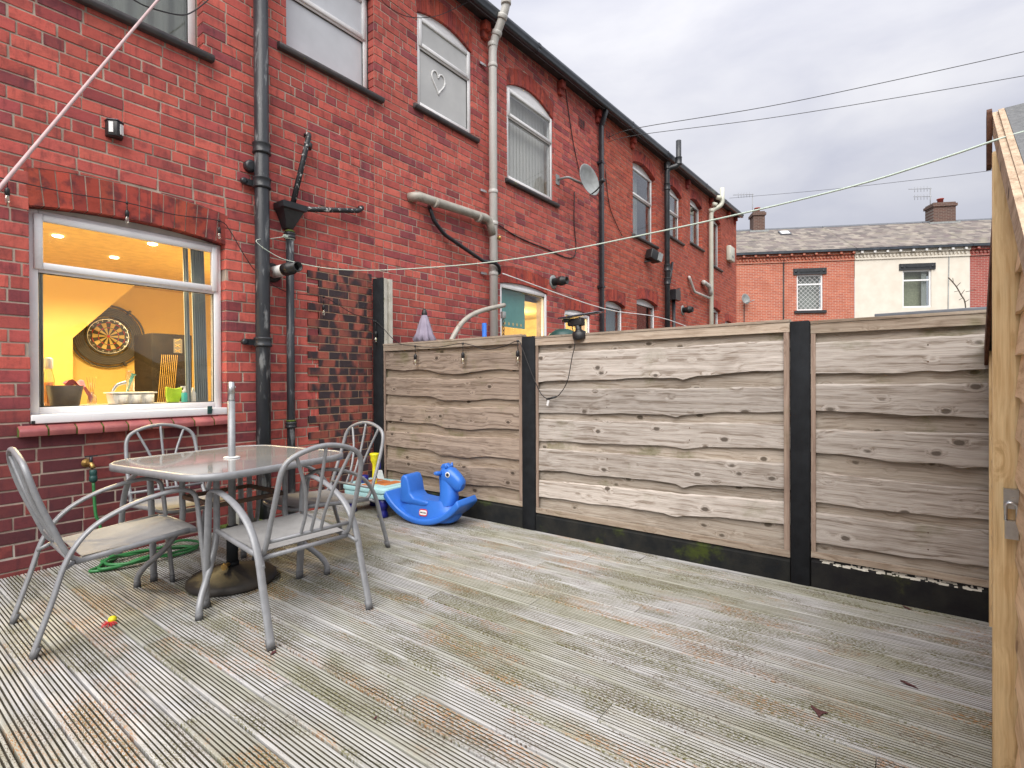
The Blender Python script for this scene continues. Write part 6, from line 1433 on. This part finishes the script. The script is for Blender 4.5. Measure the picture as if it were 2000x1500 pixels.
# local x = -FD (rightwards in view), local y = away from us or towards: find sign
ang = math.atan2(-FD[1], -FD[0]); LY = np.array([-math.sin(ang), math.cos(ang), 0]); sgn = 1.0 if LY@FN < 0 else -1.0   # depth direction sign (into the house)
def far_house(px0, px1, mat, label, win, dish=False):
    x0, x1 = -fu(px0), -fu(px1); T, loc = row_house(-x0, -x1, mat, label)
    ez = EZ-G0; z0 = 0.0
    # wall with an opening
    wx0, wx1, wz0, wz1 = (-fu(win[0]), -fu(win[1]), fz(win[0], win[3])-G0, fz(win[0], win[2])-G0) if win else (None,)*4
    m = MB()
    def q(a, b, c, d): m.add([(a, 0, c), (b, 0, c), (b, 0, d), (a, 0, d)], [(0, 1, 2, 3)])
    if win:
        q(x0, wx0, 0, ez); q(wx1, x1, 0, ez); q(wx0, wx1, 0, wz0); q(wx0, wx1, wz1, ez)
        for a in (wx0, wx1): m.add([(a, 0, wz0), (a, sgn*.12, wz0), (a, sgn*.12, wz1), (a, 0, wz1)], [(0, 1, 2, 3)])
        for c in (wz0, wz1): m.add([(wx0, 0, c), (wx1, 0, c), (wx1, sgn*.12, c), (wx0, sgn*.12, c)], [(0, 1, 2, 3)])
    else: q(x0, x1, 0, ez)
    loc(m, 'wall', mat, fixn=False)
    if win:
        f = .07; m = MB(); Y0, Y1 = sorted((sgn*.05, sgn*.11)); tz = wz1-(wz1-wz0)*.27
        for a, b, c, d in ((wx0, wx0+f, wz0, wz1), (wx1-f, wx1, wz0, wz1), (wx0+f, wx1-f, wz0, wz0+f), (wx0+f, wx1-f, wz1-f, wz1), (wx0+f, wx1-f, tz-f/2, tz+f/2)): m.box(a, b, Y0, Y1, c, d)
        w_ = loc(m, 'window', 'upvc')
        def subl(mb_, name, m_): o = mb_.build(name, m_, None, fixn=False); o.parent = w_; return o
        yv = sgn*.085; red = mat == 'far_red'
        for c, d in ((wz0+f, tz-f/2), (tz+f/2, wz1-f)):
            m = MB(); m.box(wx0+f, wx1-f, min(yv, yv+sgn*.006), max(yv, yv+sgn*.006), c, d); subl(m, 'pane', 'glass_dim')
            if red:
                m = MB(); s_ = .21; a, b = wx0+f, wx1-f; k = a-(d-c)
                while k < b:
                    for dr in (1, -1):
                        pa = [k, c] if dr == 1 else [k, d]; pb = [k+(d-c), d] if dr == 1 else [k+(d-c), c]
                        lo_, hi_ = max(a, pa[0]), min(b, pb[0])
                        if hi_-lo_ > .01:
                            g_ = lambda x: pa[1]+(pb[1]-pa[1])*(x-pa[0])/(pb[0]-pa[0]); m.bar((lo_, yv-sgn*.006, g_(lo_)), (hi_, yv-sgn*.006, g_(hi_)), .012, .004, (0, 1, 0))
                    k += s_
                subl(m, 'lattice', 'white_plastic')
        m = MB(); m.add([(wx0, sgn*.4, wz0), (wx1, sgn*.4, wz0), (wx1, sgn*.4, wz1), (wx0, sgn*.4, wz1)], [(0, 1, 2, 3)]); loc(m, 'room_lining', 'cream_interior' if not red else 'blind_white', fixn=False)
        if not red:
            m = MB(); n = 14; vs = []
            for k in range(n+1): vs += [(wx1-.32+.22*k/n, sgn*(.2+.02*math.sin(k*1.6)), wz0), (wx1-.32+.22*k/n, sgn*(.2+.02*math.sin(k*1.6)), wz1)]
            m.add(vs, [(2*k, 2*k+2, 2*k+3, 2*k+1) for k in range(n)], True); loc(m, 'curtain', 'blind_white', fixn=False)
        # painted stone lintel with raised bosses, and sill
        m = MB(); lh = .30; e = .16; m.box(wx0-e, wx1+e, min(0, -sgn*.05), max(0, -sgn*.05), wz1+.0, wz1+lh); li = loc(m, 'lintel', 'iron_plain')
        m = MB(); m.box(wx0+.12, wx1-.12, min(-sgn*.05, -sgn*.075), max(-sgn*.05, -sgn*.075), wz1+.12, wz1+.19)
        for a in (wx0-.04, wx1+.04): m.lathe([(.06, 0), (.06, .02), (.03, .03)], (a, -sgn*.05, wz1+.155), (0, -sgn, 0), 14)
        subo = m.build('lintel_moulding', 'iron_plain', None); subo.parent = li
        if red: m = MB(); m.box(wx0-.12, wx1+.14, min(.02*sgn, -sgn*.09), max(.02*sgn, -sgn*.09), wz0-.13, wz0-.002); loc(m, 'sill', 'iron_plain')
    # cornice bands, dentils, gutter
    cm_ = mat; m = MB(); m.box(x0, x1, min(0, -sgn*.05), max(0, -sgn*.05), ez-.42, ez-.34); m.box(x0, x1, min(0, -sgn*.09), max(0, -sgn*.09), ez-.14, ez-.01); loc(m, 'cornice', cm_)
    k = x0+.05
    while k < x1-.1: 
        m = MB(); m.box(k, k+.07, min(0, -sgn*.07), max(0, -sgn*.07), ez-.30, ez-.20); loc(m, 'dentil', cm_); k += .16
    k = x0+.2
    while k < x1-.1: m = MB(); m.box(k, k+.10, min(-sgn*.09, -sgn*.2), max(-sgn*.09, -sgn*.2), ez-.13, ez-.03); loc(m, 'gutter_bracket', 'white_paint' if mat == 'render_cream' else mat); k += .55
    m = MB(); m.box(x0, x1, min(-sgn*.1, -sgn*.24), max(-sgn*.1, -sgn*.24), ez-.01, ez+.10); loc(m, 'gutter', 'gutter_black')
    # slates
    rise = RZ-EZ-.1; run = RUN; m = MB(); rows = 18; R = random.Random(int(px0)); sl = math.hypot(rise, run)
    for i in range(rows):
        t0, t1 = i/rows, (i+1.25)/rows; k = x0-(.15 if i % 2 else 0)
        while k < x1:
            a, b = max(k, x0)+.004, min(k+.30, x1)-.004; k += .30
            if b-a < .03: continue
            l = R.uniform(.0, .012); y0, z0_ = sgn*(run*t0-.2*(1-t0)), ez+.10+rise*t0; y1, z1_ = sgn*(run*min(t1, 1)-.2*(1-min(t1, 1))), ez+.10+rise*min(t1, 1)
            m.add([(a, y0, z0_+.022+l), (b, y0, z0_+.022+l), (b, y1, z1_+.004), (a, y1, z1_+.004), (a, y0, z0_+.008), (b, y0, z0_+.008)], [(0, 1, 2, 3), (0, 4, 5, 1)], rnd=R.random())
    loc(m, 'slates', 'slate', fixn=False, kind='stuff')
    m = MB(); m.add([(x0, -sgn*.2, ez+.09), (x1, -sgn*.2, ez+.09), (x1, sgn*run, ez+.09+rise), (x0, sgn*run, ez+.09+rise)], [(0, 1, 2, 3)]); m.add([(x0, sgn*run, ez+.09+rise), (x1, sgn*run, ez+.09+rise), (x1, sgn*2*run, ez), (x0, sgn*2*run, ez)], [(0, 1, 2, 3)]); rf = loc(m, 'roof', 'slate', fixn=False)
    k = x0
    while k < x1-.1: 
        m = MB(); w = min(.46, x1-k); m.prism([(-.12, -.06), (0, .05), (.12, -.06)], (k, sgn*run, ez+.10+rise+.02), (0, 1, 0), (0, 0, 1), (1, 0, 0), .004, w-.004); loc(m, 'ridge_tile', 'lead'); k += .46
    return T, loc, (x0, x1, ez, rise, run)
TA, locA, ga_ = far_house(1395, 1668.6, 'far_red', 'opposite red brick house with a lattice window', (1556, 1607, 537, 607))
TBh, locB, gb_ = far_house(1669.4, 1894, 'render_cream', 'opposite house rendered cream with a plain white window', (1763, 1819, 528, 601))
TCh, locC, gc_ = far_house(1894.6, 2080, 'far_red2', 'opposite red brick house at the far right, mostly behind the shed', None)
def chimney(loc, px0, px1, ytop, g_, label_y):
    x0, x1 = -ru(px0), -ru(px1); ez, rise, run = g_[2], g_[3], g_[4]; zr = ez+.1+rise; m = MB(); y = sgn*run
    kk = (RZ-1.2)/(EZ-1.2)
    zt = float(rpix(px0, ytop)[2])-G0; m.box(x0, x1, y-.35, y+.35, zr-.5, zt); ch = loc(m, 'chimney', 'chimney_brick'); m = MB(); m.box(x0-.06, x1+.06, y-.41, y+.41, zt-.22, zt-.08); q = m.build('chimney_band', 'chimney_brick', None); q.parent = ch
    m = MB(); m.lathe([(.13, 0), (.13, .22), (.16, .24), (.16, .28)], ((x0+x1)/2, y, zt), seg=14); q = m.build('chimney_pot', 'arch_brick', None); q.parent = ch
    m = MB(); m.box(x0-.2, x1+.2, y-sgn*.36-.04, y-sgn*.36+.04, zr-.22, zr-.1); q = m.build('flashing', 'dish_grey', None); q.parent = ch
    return (x0, x1, y, zt)
c1_ = chimney(locA, 1468, 1490, 417, ga_, 0); c2_ = chimney(locB, 1815, 1858, 400, gb_, 0)
def aerial(c_, T_, loc, h, n):
    x, y, zt = (c_[0]+.05), c_[2], c_[3]; m = MB(); m.tube([(x, y, zt-.6), (x, y, zt+h)], .022, 8)
    for k in range(n): m.tube([(x+.05, y, zt+h-.05-k*.42), (x-1.0+k*.25, y+.1, zt+h+.02-k*.42)], .014, 6)
    for k in range(5*n): z_ = zt+h-.05-(k % n)*.42; u = .15+.15*(k//n); m.tube([(x-u, y, z_-.14), (x-u, y, z_+.14)], .009, 5)
    loc(m, 'tv_aerial', 'metal_grey')
aerial(c1_, TA, locA, 1.1, 1); aerial(c2_, TBh, locB, .9, 2)
x_, z_ = -fu(1452), fz(1452, 586)-G0; m = MB(); m.lathe([(.01, -.04), (.2, -.02), (.26, .02), (.25, .03), (.19, -.01), (.01, -.03)], (x_, -sgn*.35, z_), (.5, -sgn*.85, .15), 20); m.tube([(x_, 0, z_), (x_, -sgn*.3, z_)], .03, 8); m.tube([(x_, -sgn*.35, z_-.2), (x_+.35, -sgn*.6, z_-.1)], .02, 6); locA(m, 'satellite_dish', 'dish_grey')
x_ = -fu(1529); m = MB(); m.tube([(x_, -sgn*.03, 1.0), (x_+.03, -sgn*.03, ga_[2]-.3)], .03, 6); m.tube([(-fu(1453), -sgn*.03, 1.0), (-fu(1453), -sgn*.03, z_-.2)], .02, 6); locA(m, 'wall_cable', 'cable_black')
x_ = -fu(1853); m = MB(); m.tube([(x_-.1, -sgn*.03, 1.0), (x_, -sgn*.03, gb_[2]-.3)], .018, 6); locB(m, 'wall_cable', 'dish_grey')
sx0, sx1 = -fu(1560), -fu(1583); m = MB(); tt = .74; y_, z_ = sgn*ga_[4]*tt, ga_[2]+.1+ga_[3]*tt; m.obox(((sx0+sx1)/2, y_, z_+.06), (1, 0, 0), (0, sgn*.84, .54), (0, -sgn*.54, .84), (sx1-sx0)/2, .28, .06); sk = locA(m, 'skylight', 'lead'); m = MB(); m.obox(((sx0+sx1)/2, y_-sgn*.035, z_+.115), (1, 0, 0), (0, sgn*.84, .54), (0, -sgn*.54, .84), (sx1-sx0)/2-.06, .22, .004); q = m.build('skylight_pane', 'white_plastic', None); q.parent = sk
# bare twig
p0 = fenp(1886, 598, 9.0); T = TB('bare_shrub', tuple(p0), 'bare twig poking above the outbuilding roof', 'shrub'); m = MB(); tw = [fenp(1888, 640, 9.0), fenp(1885, 592, 9.0), fenp(1877, 576, 9.0), fenp(1868, 560, 9.0), fenp(1858, 548, 9.0), fenp(1852, 542, 9.0)]
m.tube(spline(tw, 4), .007, 6); st_ = T.part(m, 'stem', 'twig')
for i, (a, b) in enumerate((((1877, 576), (1884, 566)), ((1872, 568), (1864, 570)), ((1868, 560), (1876, 552)), ((1862, 552), (1861, 543)), ((1880, 582), (1873, 586)), ((1884, 590), (1893, 585)), ((1886, 570), (1906, 566)))):
    m = MB(); m.tube([fenp(*a, 9.0), fenp(*b, 8.95)], .0035, 5); SUBS.append((m.build('shoot', 'twig', None), st_))
# ------------------------------------------------------------------ hang the collected sub-parts on their parts
for q, par in SUBS:
    if q.parent is None: q.parent = par; q.matrix_parent_inverse = Matrix.Identity(4)
for o in bpy.data.objects:          # lights keep quiet names
    if o.type == 'LIGHT': pass
